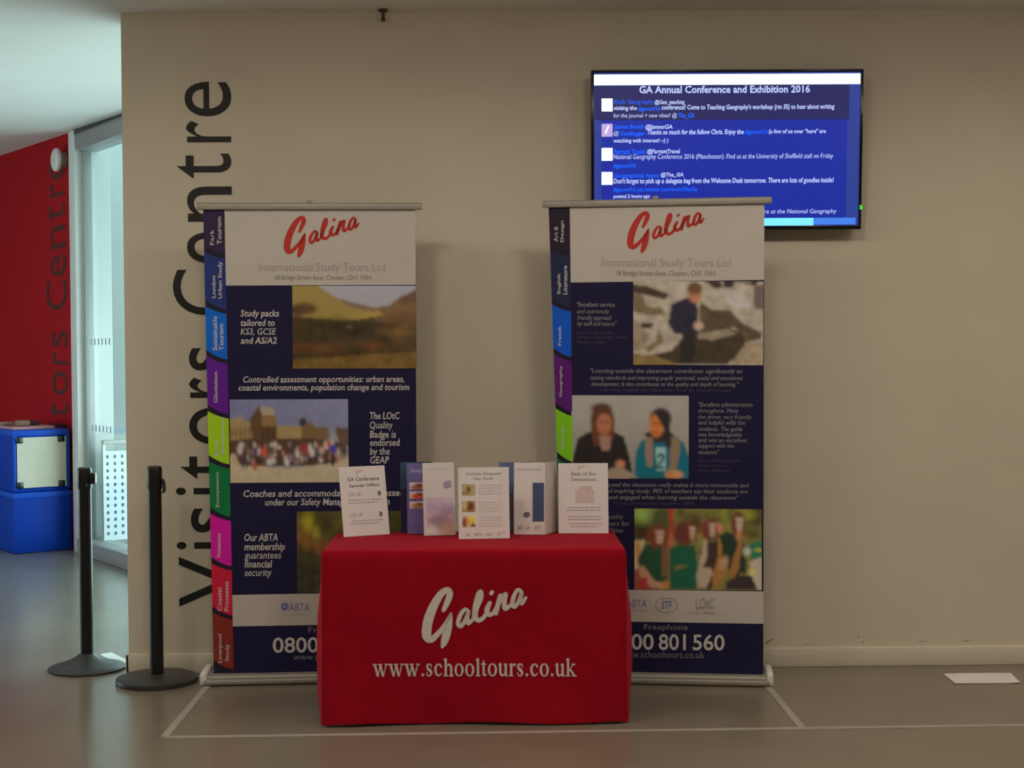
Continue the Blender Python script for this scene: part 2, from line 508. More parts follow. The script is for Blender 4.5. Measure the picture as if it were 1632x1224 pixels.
def pic_valley():
    c = Canvas(88, 60, A_(122, 124, 136), 3)
    c.blend(np.clip(0.7 - c.Y * 3, 0, 1) * 0.4, A_(128, 128, 150))
    c.poly([(0, 0), (0.2, 0.0), (0.32, 0.12), (0.46, 0.22), (0.62, 0.28), (0.7, 0.38), (0.4, 0.5), (0, 0.5)], A_(112, 100, 58))
    c.poly([(0.36, 0.15), (0.48, 0.2), (0.66, 0.27), (0.6, 0.3), (0.46, 0.25)], A_(92, 76, 72))
    c.poly([(1, 0.05), (0.86, 0.15), (0.78, 0.24), (0.62, 0.28), (0.7, 0.45), (1, 0.6)], A_(92, 74, 52))
    c.poly([(0.86, 0.14), (1, 0.06), (1, 0.2), (0.88, 0.24)], A_(80, 62, 50))
    c.poly([(0.12, 0.32), (0.4, 0.37), (0.7, 0.3), (0.74, 0.4), (0.4, 0.47), (0.1, 0.42)], A_(118, 106, 56))
    c.poly([(0, 0.36), (0.2, 0.4), (0.5, 0.42), (0.74, 0.36), (1, 0.5), (1, 0.9), (0, 0.9)], A_(56, 46, 30))
    c.poly([(0.62, 0.42), (0.8, 0.34), (1, 0.3), (1, 0.5), (0.86, 0.5)], A_(84, 66, 46))
    c.ell(0.1, 0.28, 0.1, 0.07, A_(70, 52, 34)); c.ell(0.04, 0.3, 0.06, 0.06, A_(62, 46, 30))
    for x, y, r, col in ((0.3, 0.5, .18, (40, 36, 24)), (0.55, 0.55, .2, (38, 34, 24)), (0.2, 0.62, .16, (46, 38, 24)), (0.46, 0.5, .02, (84, 80, 70)), (0.08, 0.74, .09, (86, 50, 32)), (0.64, 0.72, .08, (78, 50, 30)), (0.3, 0.74, .1, (72, 50, 28)), (0.85, 0.55, .12, (84, 64, 40)), (0.92, 0.66, .08, (62, 48, 30))):
        c.ell(x, y, r, r * 0.5, A_(*col), 0.8)
    c.poly([(0, 0.88), (0.3, 0.84), (0.6, 0.82), (1, 0.8), (1, 1), (0, 1)], A_(84, 68, 34))
    c.poly([(0.1, 0.82), (0.5, 0.78), (0.7, 0.8), (0.2, 0.88)], A_(54, 40, 24))
    c.mottle(9, 0.3, np.clip((c.Y - 0.25) * 4, 0, 1)); c.mottle(26, 0.22, np.clip((c.Y - 0.3) * 4, 0, 1))
    return c
def pic_palace():
    c = Canvas(96, 68, A_(88, 92, 124), 5)
    c.blend(c.X * 0.45 * (1 - c.Y), A_(108, 112, 132))
    B = A_(118, 104, 72); Bd = A_(70, 54, 38)
    c.poly([(0, .25), (.06, .22), (.1, .21), (.13, .26), (.21, .28), (.21, .5), (0, .5)], B)
    c.poly([(.17, .24), (.22, .14), (.245, .08), (.3, .09), (.38, .2), (.4, .28), (.4, .58), (.2, .58)], Bd)
    c.poly([(.25, .1), (.28, .09), (.36, .1), (.38, .19), (.28, .2)], A_(126, 120, 106))
    c.poly([(.27, .19), (.39, .2), (.4, .32), (.27, .32)], A_(104, 84, 54))
    c.poly([(.4, .32), (.6, .33), (.6, .5), (.4, .5)], B)
    c.ell(.615, .28, .032, .055, A_(40, 42, 52), .15)
    c.poly([(.6, .34), (.68, .27), (.72, .34), (.82, .34), (.84, .56), (.6, .56)], A_(88, 70, 48))
    c.poly([(.86, .46), (.9, .34), (1, .36), (1, .62), (.86, .62)], A_(76, 60, 50))
    c.poly([(.82, .5), (.87, .34), (.92, .52)], A_(110, 112, 118))
    for x in np.arange(.02, .4, .037): c.ell(x, .40, .008, .07, Bd, .5)
    for x in np.arange(.28, .4, .045): c.ell(x, .44, .01, .1, A_(54, 40, 30), .5)
    c.poly([(0, .48), (.4, .47), (.8, .48), (.86, .58), (.86, .8), (0, .8)], A_(62, 46, 36))
    c.poly([(.86, .58), (1, .56), (1, .8), (.86, .8)], A_(104, 100, 96))
    c.poly([(0, .66), (.05, .64), (.08, .78), (.5, .82), (.9, .76), (1, .68), (1, 1), (0, 1)], A_(138, 130, 112))
    cols = [(150, 148, 160), (120, 60, 56), (60, 50, 52), (142, 110, 96), (84, 32, 34), (140, 150, 142), (46, 40, 44), (96, 90, 104), (36, 30, 34), (110, 84, 66)]
    for i in range(120):
        x = c.rng.uniform(.03, .93); y = c.rng.uniform(.54, .76)
        c.ell(x, y, c.rng.uniform(.009, .02), c.rng.uniform(.022, .05), A_(*cols[c.rng.randint(len(cols))]), .4)
    for x, y, rx, ry, col in ((.285, .625, .026, .045, (196, 62, 42)), (.215, .63, .02, .04, (52, 44, 100)), (.865, .6, .027, .06, (48, 46, 128)), (.865, .72, .02, .07, (36, 26, 32)), (.83, .535, .02, .03, (160, 52, 40)), (.69, .64, .022, .05, (150, 160, 150)), (.565, .65, .018, .05, (160, 156, 164)), (.48, .76, .02, .04, (170, 156, 156)), (.33, .75, .025, .04, (146, 152, 152)), (.11, .76, .012, .06, (52, 44, 52)), (.14, .76, .01, .07, (56, 46, 52)), (.21, .8, .02, .05, (128, 70, 50)), (.62, .58, .04, .05, (112, 44, 44)), (.96, .62, .015, .06, (44, 38, 44)), (.09, .6, .02, .06, (142, 138, 152))):
        c.ell(x, y, rx, ry, A_(*col), .3)
    c.mottle(20, .08)
    return c
def pic_forest():
    c = Canvas(72, 52, A_(64, 60, 26), 8)
    c.blend(np.clip(c.Y * 1.2 - .2, 0, 1), A_(48, 48, 40))
    for i in range(50):
        x, y = c.rng.rand(2)
        col = [(92, 88, 30), (52, 48, 22), (44, 46, 30), (78, 70, 30), (96, 66, 36)][c.rng.randint(5)]
        c.ell(x, y * .8, c.rng.uniform(.03, .1), c.rng.uniform(.03, .1), A_(*col), .9)
    c.ell(.1, .14, .035, .12, A_(118, 112, 30), .6); c.ell(.16, .3, .03, .12, A_(108, 104, 36), .6)
    c.ell(.2, .42, .1, .07, A_(106, 74, 40), .8); c.ell(.24, .46, .06, .05, A_(122, 76, 46), .8)
    for x in np.arange(.04, 1, .09): c.ell(x, .75, .015, .3, A_(40, 40, 34), .8)
    c.mottle(24, .3)
    return c
def pic_rocks():
    c = Canvas(92, 64, A_(130, 126, 118), 11)
    D = A_(54, 44, 38); Md = A_(92, 82, 62)
    c.poly([(0, .05), (.1, .06), (.28, .16), (.24, .22), (.08, .16), (0, .14)], D)
    c.poly([(0, .14), (.08, .17), (.1, .3), (.22, .32), (.26, .4), (.1, .4), (0, .36)], Md)
    c.poly([(.06, .5), (.16, .5), (.14, .57), (.06, .56)], D)
    c.poly([(0, .42), (.05, .5), (.12, .64), (.1, .8), (0, .84)], A_(112, 104, 88))
    c.poly([(.2, .58), (.24, .72), (.12, .85), (.1, .8), (.18, .7)], Md)
    c.poly([(.55, 0), (.64, .1), (.69, .07), (.66, 0)], D)
    c.poly([(.7, 0), (.7, .08), (.76, .08), (.78, 0)], A_(48, 40, 40)); c.poly([(.8, .02), (.93, .06), (.96, 0)], D)
    c.poly([(.92, .06), (1, .04), (1, .33), (.93, .32)], A_(84, 72, 72))
    c.poly([(.7, .14), (.82, .12), (.92, .3), (.82, .32), (.74, .3)], A_(140, 136, 138))
    c.poly([(.52, .24), (.6, .34), (.74, .34), (.84, .5), (.98, .6), (.98, .68), (.86, .72), (.78, .54), (.6, .62), (.5, .58)], A_(70, 60, 48))
    c.poly([(.5, .6), (.72, .54), (.84, .62), (.86, .74), (.8, .9), (.72, .98), (.3, .98), (.14, .88), (.3, .82), (.38, .68)], A_(50, 44, 36))
    c.poly([(.5, .62), (.72, .56), (.8, .62), (.62, .7), (.5, .68)], A_(112, 106, 94))
    c.poly([(0, .86), (.16, .88), (.34, .98), (.34, 1), (0, 1)], A_(96, 84, 52))
    c.poly([(.86, .74), (1, .72), (1, 1), (.76, .96)], A_(122, 112, 96))
    c.mottle(16, .22); c.mottle(32, .14)
    c.poly([(.3, .28), (.4, .2), (.48, .22), (.5, .34), (.5, .6), (.46, .64), (.32, .62), (.27, .5)], A_(34, 34, 50))
    c.poly([(.38, .6), (.48, .6), (.47, .98), (.36, .98)], A_(34, 32, 32))
    c.ell(.37, .18, .035, .04, A_(146, 132, 128), .3)
    c.ell(.475, .13, .055, .105, A_(122, 88, 68), .15); c.ell(.475, .085, .056, .065, A_(80, 60, 42), .2); c.ell(.48, .22, .04, .04, A_(140, 98, 78), .3)
    c.poly([(.42, .4), (.5, .46), (.47, .56), (.4, .52)], A_(30, 30, 44)); c.ell(.505, .53, .036, .05, A_(178, 132, 118), .3)
    return c
def pic_desk():
    c = Canvas(92, 68, A_(122, 122, 120), 13)
    c.blend(np.clip((c.Y - .25) * 1.2, 0, .7), A_(100, 98, 94))
    c.mottle(8, .07)
    K = A_(30, 27, 28)
    # left person: dark jacket, long auburn hair
    c.poly([(.01, .78), (.06, .52), (.14, .45), (.2, .43), (.38, .44), (.45, .5), (.5, .74), (.52, .92), (.4, .9), (.02, .86)], K)
    c.ell(.27, .3, .1, .19, A_(72, 44, 34), .12); c.poly([(.17, .3), (.37, .3), (.37, .5), (.32, .62), (.2, .6), (.175, .45)], A_(78, 44, 32))
    c.ell(.285, .345, .062, .13, A_(132, 86, 66), .15)
    c.ell(.265, .325, .012, .012, A_(70, 46, 40), .4); c.ell(.312, .325, .012, .012, A_(70, 46, 40), .4); c.ell(.29, .42, .025, .012, A_(120, 60, 54), .4)
    c.poly([(.24, .48), (.34, .48), (.33, .66), (.26, .66)], A_(120, 96, 88))
    c.ell(.26, .16, .085, .06, A_(66, 44, 36), .3)
    c.ell(.42, .82, .04, .05, A_(148, 100, 78), .3); c.poly([(.32, .88), (.42, .84), (.53, .94), (.52, 1), (.3, 1)], A_(116, 106, 92))
    # right person: teal top, scarf, dark hair
    c.poly([(.545, .96), (.55, .68), (.6, .54), (.7, .48), (.86, .46), (.95, .56), (1, .74), (1, .98), (.6, .99)], A_(14, 80, 98))
    c.poly([(.62, .46), (.68, .42), (.86, .44), (.84, .56), (.7, .56)], A_(40, 34, 34))
    c.ell(.76, .28, .092, .13, A_(42, 38, 42), .12); c.ell(.725, .36, .062, .14, A_(146, 92, 52), .14)
    c.ell(.705, .335, .011, .012, A_(70, 44, 34), .4); c.ell(.745, .335, .011, .012, A_(70, 44, 34), .4); c.ell(.715, .44, .02, .012, A_(128, 60, 44), .4)
    c.poly([(.7, .2), (.8, .2), (.84, .36), (.83, .5), (.87, .6), (.85, .66), (.81, .6), (.79, .4), (.74, .27)], A_(34, 31, 34))
    c.poly([(.635, .5), (.7, .5), (.7, .84), (.65, .86), (.63, .7)], A_(108, 92, 80)); c.poly([(.85, .5), (.92, .5), (.92, .7), (.89, .88), (.83, .88), (.84, .66)], A_(104, 90, 78))
    c.poly([(.715, .62), (.8, .62), (.8, .9), (.73, .9)], A_(110, 148, 168))
    two = [(.738, .735), (.748, .71), (.765, .70), (.782, .715), (.784, .745), (.772, .775), (.755, .81), (.738, .845), (.738, .86), (.755, .86), (.772, .86), (.79, .86)]
    for (xa, ya), (xb, yb) in zip(two[:-1], two[1:]):
        for t in (0, .33, .66): c.ell(xa + (xb - xa) * t, ya + (yb - ya) * t, .009, .014, A_(24, 64, 82), .3)
    c.ell(.875, .94, .075, .055, A_(168, 114, 78), .2); c.ell(.84, .945, .04, .045, A_(150, 100, 70), .25)
    c.poly([(.5, .99), (1, .99), (1, 1), (.5, 1)], K)
    return c
def pic_saxes():
    c = Canvas(96, 64, A_(96, 92, 48), 17)
    for i in range(70):
        x = c.rng.rand(); y = c.rng.rand() * .42
        col = [(122, 120, 52), (74, 78, 40), (98, 100, 58), (60, 52, 34), (112, 116, 48)][c.rng.randint(5)]
        c.ell(x, y, c.rng.uniform(.02, .06), c.rng.uniform(.03, .08), A_(*col), .8)
    c.poly([(0, .1), (.27, 0), (.27, .38), (0, .42)], A_(60, 66, 40)); c.ell(.06, .08, .07, .1, A_(110, 138, 70), .6); c.ell(.06, .3, .06, .08, A_(52, 40, 28), .6)
    c.poly([(.27, 0), (.31, 0), (.315, .3), (.3, .5), (.26, .48), (.28, .2)], A_(130, 52, 38)); c.ell(.29, .4, .022, .1, A_(132, 78, 58), .3)
    c.poly([(0, .4), (.08, .38), (.08, .7), (0, .8)], A_(160, 140, 110)); c.ell(.03, .5, .02, .1, A_(150, 110, 50), .4)
    c.poly([(0, .75), (.1, .72), (.2, 1), (0, 1)], A_(116, 64, 52))
    G = A_(26, 58, 44); Gd = A_(28, 42, 36)
    c.poly([(.03, .62), (.09, .44), (.2, .42), (.26, .5), (.26, .92), (.14, .92), (.05, .76)], G)
    c.poly([(.03, .72), (.08, .7), (.16, .88), (.26, .92), (.25, .98), (.14, .97), (.06, .86)], A_(140, 110, 90)); c.ell(.25, .93, .03, .05, A_(140, 92, 60), .3)
    c.poly([(.05, .86), (.1, .84), (.1, .98), (.04, .98)], A_(130, 44, 40))
    c.ell(.185, .34, .08, .13, A_(96, 42, 32), .25); c.ell(.2, .33, .042, .1, A_(148, 128, 114), .15)
    c.poly([(.22, .44), (.27, .44), (.27, .8), (.22, .84)], A_(92, 70, 46))
    c.poly([(.28, .48), (.36, .44), (.48, .46), (.5, .7), (.49, .98), (.28, .98)], A_(22, 70, 54)); c.poly([(.31, .72), (.37, .68), (.44, .7), (.38, .72), (.33, .76)], A_(90, 92, 50))
    c.ell(.39, .3, .075, .15, A_(78, 40, 36), .2); c.ell(.455, .28, .03, .09, A_(150, 128, 114), .15)
    c.poly([(.52, .5), (.6, .4), (.7, .42), (.7, .7), (.6, .98), (.5, .98)], A_(48, 38, 34))
    c.ell(.585, .25, .07, .12, A_(94, 50, 40), .25); c.ell(.61, .24, .032, .1, A_(154, 134, 122), .15); c.ell(.66, .24, .03, .06, A_(150, 100, 84), .3)
    c.poly([(.66, .34), (.72, .28), (.82, .34), (.86, .44), (.88, .78), (.76, .8), (.7, .6)], Gd)
    c.ell(.81, .19, .055, .15, A_(82, 44, 36), .2); c.ell(.82, .17, .036, .1, A_(156, 140, 130), .12); c.ell(.825, .33, .03, .07, A_(150, 106, 82), .4)
    c.poly([(.9, .42), (1, .38), (1, .6), (.92, .62), (.88, .5)], A_(30, 92, 66)); c.ell(.97, .5, .03, .02, A_(150, 140, 60), .4)
    c.poly([(.9, .64), (1, .58), (1, .98), (.96, .98), (.92, .84)], A_(142, 136, 128)); c.ell(.92, .78, .03, .05, A_(168, 150, 90), .4)
    c.poly([(.72, .9), (.8, .8), (.92, .82), (.96, .98), (.72, .99)], A_(42, 36, 38))
    S = A_(134, 124, 110); O = A_(124, 90, 46)
    c.poly([(.55, .38), (.57, .38), (.57, .6), (.54, .72), (.6, .72), (.62, .78), (.56, .98), (.5, .96), (.49, .82), (.52, .6)], S)
    c.poly([(.655, .36), (.68, .36), (.69, .6), (.74, .64), (.72, .74), (.67, .94), (.61, .94), (.62, .78), (.66, .56)], O); c.ell(.7, .66, .03, .09, A_(136, 112, 88), .3, .4)
    c.poly([(.83, .3), (.86, .3), (.83, .56), (.82, .72), (.78, .84), (.74, .82), (.77, .62), (.8, .5)], A_(120, 88, 50)); c.ell(.88, .52, .03, .05, A_(160, 150, 140), .4)
    for x, y, w in ((.2, .33, .036), (.455, .28, .026), (.61, .24, .028), (.82, .17, .032)):
        c.ell(x - w * 1.1, y + .05, w * .45, .12, A_(82, 42, 34), .4); c.ell(x + w * 1.15, y + .06, w * .35, .1, A_(86, 46, 36), .4)
        c.ell(x, y - .09, w, .035, A_(84, 48, 38), .4)
        c.ell(x - w * .35, y - .01, .006, .01, A_(78, 56, 48), .5); c.ell(x + w * .35, y - .01, .006, .01, A_(78, 56, 48), .5); c.ell(x, y + .05, .012, .01, A_(112, 66, 58), .5)
    c.mottle(30, .1)
    return c
def canvas_mesh(name, c, mapper, parent, m=None, back=False):
    """mapper(fx, fy) -> 3-D point; fx right 0..1, fy down 0..1"""
    h, w = c.h, c.w
    for _ in range(2):
        p = np.pad(c.a, ((1, 1), (1, 1), (0, 0)), mode='edge')
        c.a = (p[:-2, 1:-1] + p[2:, 1:-1] + p[1:-1, :-2] + p[1:-1, 2:] + 2 * p[1:-1, 1:-1]) / 6
    V = [mapper(i / (w - 1), j / (h - 1)) for j in range(h) for i in range(w)]
    F = [(j * w + i, (j + 1) * w + i, (j + 1) * w + i + 1, j * w + i + 1) for j in range(h - 1) for i in range(w - 1)]
    o = mesh_obj(name, V, F, m or mat_print('photo_print'), parent)
    at = o.data.color_attributes.new('Col', 'FLOAT_COLOR', 'POINT')
    buf = np.ones((h * w, 4), np.float32)
    buf[:, :3] = c.a.reshape(-1, 3)
    at.data.foreach_set('color', buf.ravel())
    return o

# ================================================================== the setting
ZC = 2.948
U = Vector((-0.5632, 0.8263, 0.0))        # along the glazed and red wall, away from us
NO = Vector((0.8263, 0.5632, 0.0))        # out of the building
P0 = Vector((-2.861, 3.797, 0.0))
def G(s, d, z):
    p = P0 + U * s + NO * d
    return Vector((p.x, p.y, z))
def gbox_bm(s0, s1, d0, d1, z0, z1, bm=None, bevel=0.0):
    own = bm if bm is not None else bmesh.new()
    vs = [own.verts.new(G(s, d, z)) for s in (s0, s1) for d in (d0, d1) for z in (z0, z1)]
    F = [(0, 1, 3, 2), (4, 6, 7, 5), (0, 4, 5, 1), (2, 3, 7, 6), (0, 2, 6, 4), (1, 5, 7, 3)]
    fs = [own.faces.new([vs[i] for i in f]) for f in F]
    if bevel > 0:
        es = list({e for f in fs for e in f.edges})
        bmesh.ops.bevel(own, geom=es, offset=bevel, segments=2, profile=0.5, affect='EDGES')
    return own
def gbox(name, s0, s1, d0, d1, z0, z1, m, parent=None, bevel=0.0):
    return bm_obj(name, gbox_bm(s0, s1, d0, d1, z0, z1, None, bevel), m, parent, smooth=bevel > 0)

# floor follows the room: front hall, then the bay up to the glazed wall
def prism(name, pts, z0, z1, m, parent=None):
    bm = bmesh.new()
    a = [bm.verts.new((x, y, z0)) for x, y in pts]
    b = [bm.verts.new((x, y, z1)) for x, y in pts]
    n = len(pts)
    bm.faces.new(a); bm.faces.new(b)
    for i in range(n):
        j = (i + 1) % n
        bm.faces.new((a[i], a[j], b[j], b[i]))
    return bm_obj(name, bm, m, parent)
sA = G(-4.15, 0.14, 0); sB = G(4.2, 0.14, 0)
room = [(-8.0, -11.0), (6.5, -11.0), (6.5, 0.25), (sA.x, 0.25), (sA.x, sA.y), (sB.x, sB.y), (-8.0, sB.y)]
struct(prism('floor', room, -0.2, 0.0, M_FLOOR), 'polished grey-brown floor')
# ceiling: level over the hall, rising gently over the bay behind the wall
def ceil_z(y): return ZC + max(0.0, y - 0.25) * 0.026
bm = bmesh.new()
def slab(pts):
    lo = [bm.verts.new((x, y, ceil_z(y))) for x, y in pts]; hi = [bm.verts.new((x, y, 3.4)) for x, y in pts]
    bm.faces.new(lo); bm.faces.new(hi)
    for k in range(len(pts)):
        k2 = (k + 1) % len(pts)
        bm.faces.new((lo[k], lo[k2], hi[k2], hi[k]))
cA = G(-4.15, 0.14, 0); cB = G(4.2, 0.14, 0)
slab([(-8.0, -11.0), (6.5, -11.0), (6.5, 0.25), (-8.0, 0.25)])
slab([(-8.0, 0.25), (cA.x, 0.25), (cA.x, cA.y), (cB.x, cB.y), (-8.0, cB.y)])
struct(bm_obj('ceiling', bm, M_CEIL), 'plain white ceiling')

WE = -1.648   # free left end of the main wall
wall = struct(box('wall_back', WE, 6.5, 0.0, 0.25, 0.0, ZC + 0.01, M_WALL), 'cream painted main wall behind the stand')
bb = struct(box('baseboard_back', WE - 0.012, 6.5, -0.014, 0.0, 0.0, 0.085, M_SKIRT, bevel=0.004), 'cream skirting board along the main wall')
box('end_return', WE - 0.012, WE, -0.014, 0.25, 0.0, 0.085, M_SKIRT, bb)
struct(box('wall_right', 6.5, 6.7, -11.0, 0.25, 0.0, 3.3, M_DARKWALL))
struct(box('wall_rear', -8.2, 6.7, -11.2, -11.0, 0.0, 3.3, M_DARKWALL))
lw = struct(box('wall_left', -8.2, -8.0, -11.0, 8.0, 0.0, 3.3, M_DARKWALL))
struct(box('wall_far', -8.2, sB.x + 0.4, sB.y, sB.y + 0.2, 0.0, 3.3, M_DARKWALL))
redw = struct(gbox('wall_red', 0.325, 4.3, 0.0, 0.22, 0.0, 3.25, M_RED), 'red painted wall beyond the end of the main wall')

# glazed wall
win = bpy.data.objects.new('window_1', None); COL.objects.link(win); win.location = (0, 0, 0)
struct(win, 'floor-to-ceiling glazed wall with a grey header beside the red wall')
gbox('jamb', 0.195, 0.325, -0.03, 0.235, 0.0, 3.04, M_WHITEFRAME, win, 0.004)
gbox('header', -4.15, 0.195, -0.02, 0.14, 2.895, 3.05, M_GREYFRAME, win, 0.004)
gbox('header_trim', -4.15, 0.195, -0.03, -0.02, 3.012, 3.05, M_TVBLACK, win)
gbox('bottom_track', -4.15, 0.195, -0.05, 0.14, 0.0, 0.105, M_GREYFRAME, win, 0.006)
gbox('mullion', -0.70, -0.665, 0.02, 0.08, 0.105, 2.895, M_GREYFRAME, win, 0.003)
gbox('mullion', -2.0, -1.95, 0.02, 0.08, 0.105, 2.895, M_GREYFRAME, win, 0.003)
gbox('mullion', -3.3, -3.25, 0.02, 0.08, 0.105, 2.895, M_GREYFRAME, win, 0.003)
gbox('mullion', 0.150, 0.165, 0.02, 0.08, 0.105, 2.895, M_GREYFRAME, win, 0.002)
for a, b in ((0.165, 0.195), (-0.665, 0.150), (-1.95, -0.70), (-3.25, -2.0), (-4.15, -3.3)):
    gbox('pane', a, b, 0.045, 0.053, 0.105, 2.895, M_GLASS, win)
# rows of small safety marks on the glass
bm = bmesh.new()
for z in (1.50, 0.885):
    for k in range(6):
        s = 0.10 - k * 0.075
        gbox_bm(s - 0.02, s, 0.040, 0.044, z, z + 0.045, bm)
bm_obj('safety_marks', bm, mat('pale_glass_film', (0.42, 0.50, 0.50), 0.5, noise=0.05), win)['kind'] = 'stuff'

# outside: pale paving, pale wall, white post, perforated screen with a rail
M_OUTWALL = mat('pale_render', (0.80, 0.84, 0.82), 0.8, noise=0.04, nscale=1.5)
M_OUTGROUND = mat('pale_paving', (0.74, 0.76, 0.75), 0.8, noise=0.06, nscale=3)
struct(gbox('ground_outside', -4.0, 12.0, 0.22, 9.0, -0.25, 0.02, M_OUTGROUND), 'pale paving outside the glazing')
struct(gbox('wall_outside', 3.6, 3.9, 0.25, 9.0, 0.0, 6.0, M_OUTWALL), 'pale wall outside the glazing')
scr = empty('perforated_screen', G(0.0, 0.5, 0.02))
tag(scr, 'pale perforated screen with a handrail outside the glass', 'screen')
def gchild(name, bm, m):
    o = bm_obj(name, bm, m, scr, smooth=False)
    o.matrix_parent_inverse = Matrix.Translation(-scr.location)
    return o
gchild('panel', gbox_bm(0.0, 0.015, 0.080, 1.2, 0.10, 0.74, None), mat('pale_screen_paint', (0.76, 0.84, 0.86), 0.5, noise=0.03))
gchild('handrail', gbox_bm(-0.015, 0.025, 0.080, 1.2, 0.79, 0.82, None, 0.006), M_GREYFRAME)
gchild('screen_post', gbox_bm(-0.01, 0.02, 1.17, 1.2, 0.02, 0.82, None), M_WHITEFRAME)
gchild('screen_post', gbox_bm(-0.01, 0.02, 0.080, 0.10, 0.02, 0.82, None), M_WHITEFRAME)
bm = bmesh.new()
for j in range(12):
    for i in range(18):
        d = 0.115 + i * 0.054; z = 0.15 + j * 0.050
        c0 = [bm.verts.new(G(-0.0015, d + 0.011 * math.cos(a), z + 0.014 * math.sin(a))) for a in np.linspace(0, 2 * math.pi, 9)[:-1]]
        bm.faces.new(c0)
o = gchild('perforations', bm, mat('perforation_dark', (0.16, 0.20, 0.22), 0.8, noise=0.05)); o['kind'] = 'stuff'

# floor strip near the wall end
def strip(name, p, q, w, z0, z1, m):
    a = Vector((*p, 0)); b = Vector((*q, 0)); t = (b - a).normalized(); n = Vector((-t.y, t.x, 0)) * w / 2
    bm = bmesh.new()
    vs = [bm.verts.new((v.x, v.y, z)) for z in (z0, z1) for v in (a - n, b - n, b + n, a + n)]
    for f in ((0, 3, 2, 1), (4, 5, 6, 7), (0, 1, 5, 4), (1, 2, 6, 5), (2, 3, 7, 6), (3, 0, 4, 7)):
        bm.faces.new([vs[i] for i in f])
    return bm_obj(name, bm, m)
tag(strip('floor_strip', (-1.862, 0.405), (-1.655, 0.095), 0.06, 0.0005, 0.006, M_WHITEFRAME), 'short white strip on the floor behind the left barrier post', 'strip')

# pale tape marking out the stand
tag(strip('floor_tape', (-1.235, -1.10), (2.9, -1.045), 0.030, 0.0004, 0.0012, M_TAPE), 'long pale tape line across the floor in front of the red table', 'tape', 'tape lines marking the stand')
tag(strip('floor_tape', (-1.240, -1.10), (-1.243, -0.02), 0.030, 0.0014, 0.0020, M_TAPE), 'pale tape line running back to the left banner base', 'tape', 'tape lines marking the stand')
tag(strip('floor_tape', (1.155, -1.075), (1.153, -0.02), 0.030, 0.0014, 0.0020, M_TAPE), 'pale tape line running back to the right banner base', 'tape', 'tape lines marking the stand')
# sheet of paper lying by the wall
bm = bmesh.new()
lo_, hi_ = [], []
for j in range(4):
    for i in range(6):
        u = i / 5; v = j / 3
        x = (1.966 * (1 - u) + 2.264 * u) * (1 - v) + (1.958 * (1 - u) + 2.238 * u) * v
        y = -0.185 * (1 - v) - 0.375 * v
        z = 0.0008 + 0.0015 * (0.5 + 0.5 * math.sin(3 * u + 2 * v)) + (0.003 if (i == 5 and j == 3) else 0)
        lo_.append(bm.verts.new((x, y, z))); hi_.append(bm.verts.new((x, y, z + 0.0008)))
for j in range(3):
    for i in range(5):
        q = (j * 6 + i, j * 6 + i + 1, (j + 1) * 6 + i + 1, (j + 1) * 6 + i)
        bm.faces.new([hi_[k] for k in q]); bm.faces.new([lo_[k] for k in q])
tag(bm_obj('paper_sheet', bm, M_PAPER), 'white sheet of paper lying on the floor by the wall', 'paper')

# ------------------------------------------------------------------ lettering on the walls
CH = [('V', 886, 966, 277, 368), ('i', 862, 874, 274, 368), ('s', 806, 848, 297, 369), ('i', 775, 787, 274, 368), ('t', 723, 761, 281, 368), ('o', 648, 706, 296, 369), ('r', 600, 632, 297, 368),
      ('s', 550, 589, 297, 369), ('C', 427, 500, 273, 370), ('e', 368, 418, 296, 369), ('n', 296, 352, 297, 368), ('t', 244, 283, 281, 368), ('r', 192, 226, 297, 368), ('e', 130, 185, 295, 369)]
def letters(name, placer, m, label, thick, nrm, loc):
    root = empty(name, loc)
    tag(root, label, 'lettering')
    for ch, y0, y1, xt, xb in CH:
        V, F = text2d(ch, res=6)
        h = 1.0
        W = fit_rect(V, 0, 1, 0, 1)
        P = []
        for wx, wy in W:
            px = xb + (xt - xb) * wy          # letter's up points to the left
            py = y1 + (y0 - y1) * wx          # reading upwards
            P.append(placer(px, py))
        n = len(P)
        verts = [p - Vector(loc) for p in P] + [p + nrm * thick - Vector(loc) for p in P]
        faces = [tuple(i + n for i in f) for f in F] + [tuple(reversed(f)) for f in F]
        ec = {}
        for f in F:
            for a, b in zip(f, f[1:] + f[:1]):
                ec[(a, b)] = 1
        for (a, b) in ec:
            if (b, a) not in ec:
                faces.append((a, b, b + n, a + n))
        mesh_obj('letter', verts, faces, m, root)
    return root
def wall_pt(px, py):
    z = 0.297 + (966 - py) * (2.643 - 0.297) / (966 - 130)
    x = -1.163 - (368 - px) * (0.268 / 95.0)
    return Vector((x, -0.0005, z))
letters('wall_lettering', wall_pt, M_BLACKVINYL, 'tall black lettering reading upwards on the cream main wall', 0.0015, Vector((0, -1, 0)), (-1.163, 0.0, 0.297))
def red_pt(px, py):
    zm = 0.297 + (966 - py) * (2.643 - 0.297) / (966 - 130)
    z = 1.915 + (zm - 1.74) * 1.10
    s = 0.50 + (368 - px) * (0.478 / 95.0)
    return G(s, -0.0005, z)
letters('wall_lettering', red_pt, M_REDVINYL, 'dark lettering reading upwards on the red wall', 0.0015, -NO, tuple(G(0.5, 0, 0.3)))

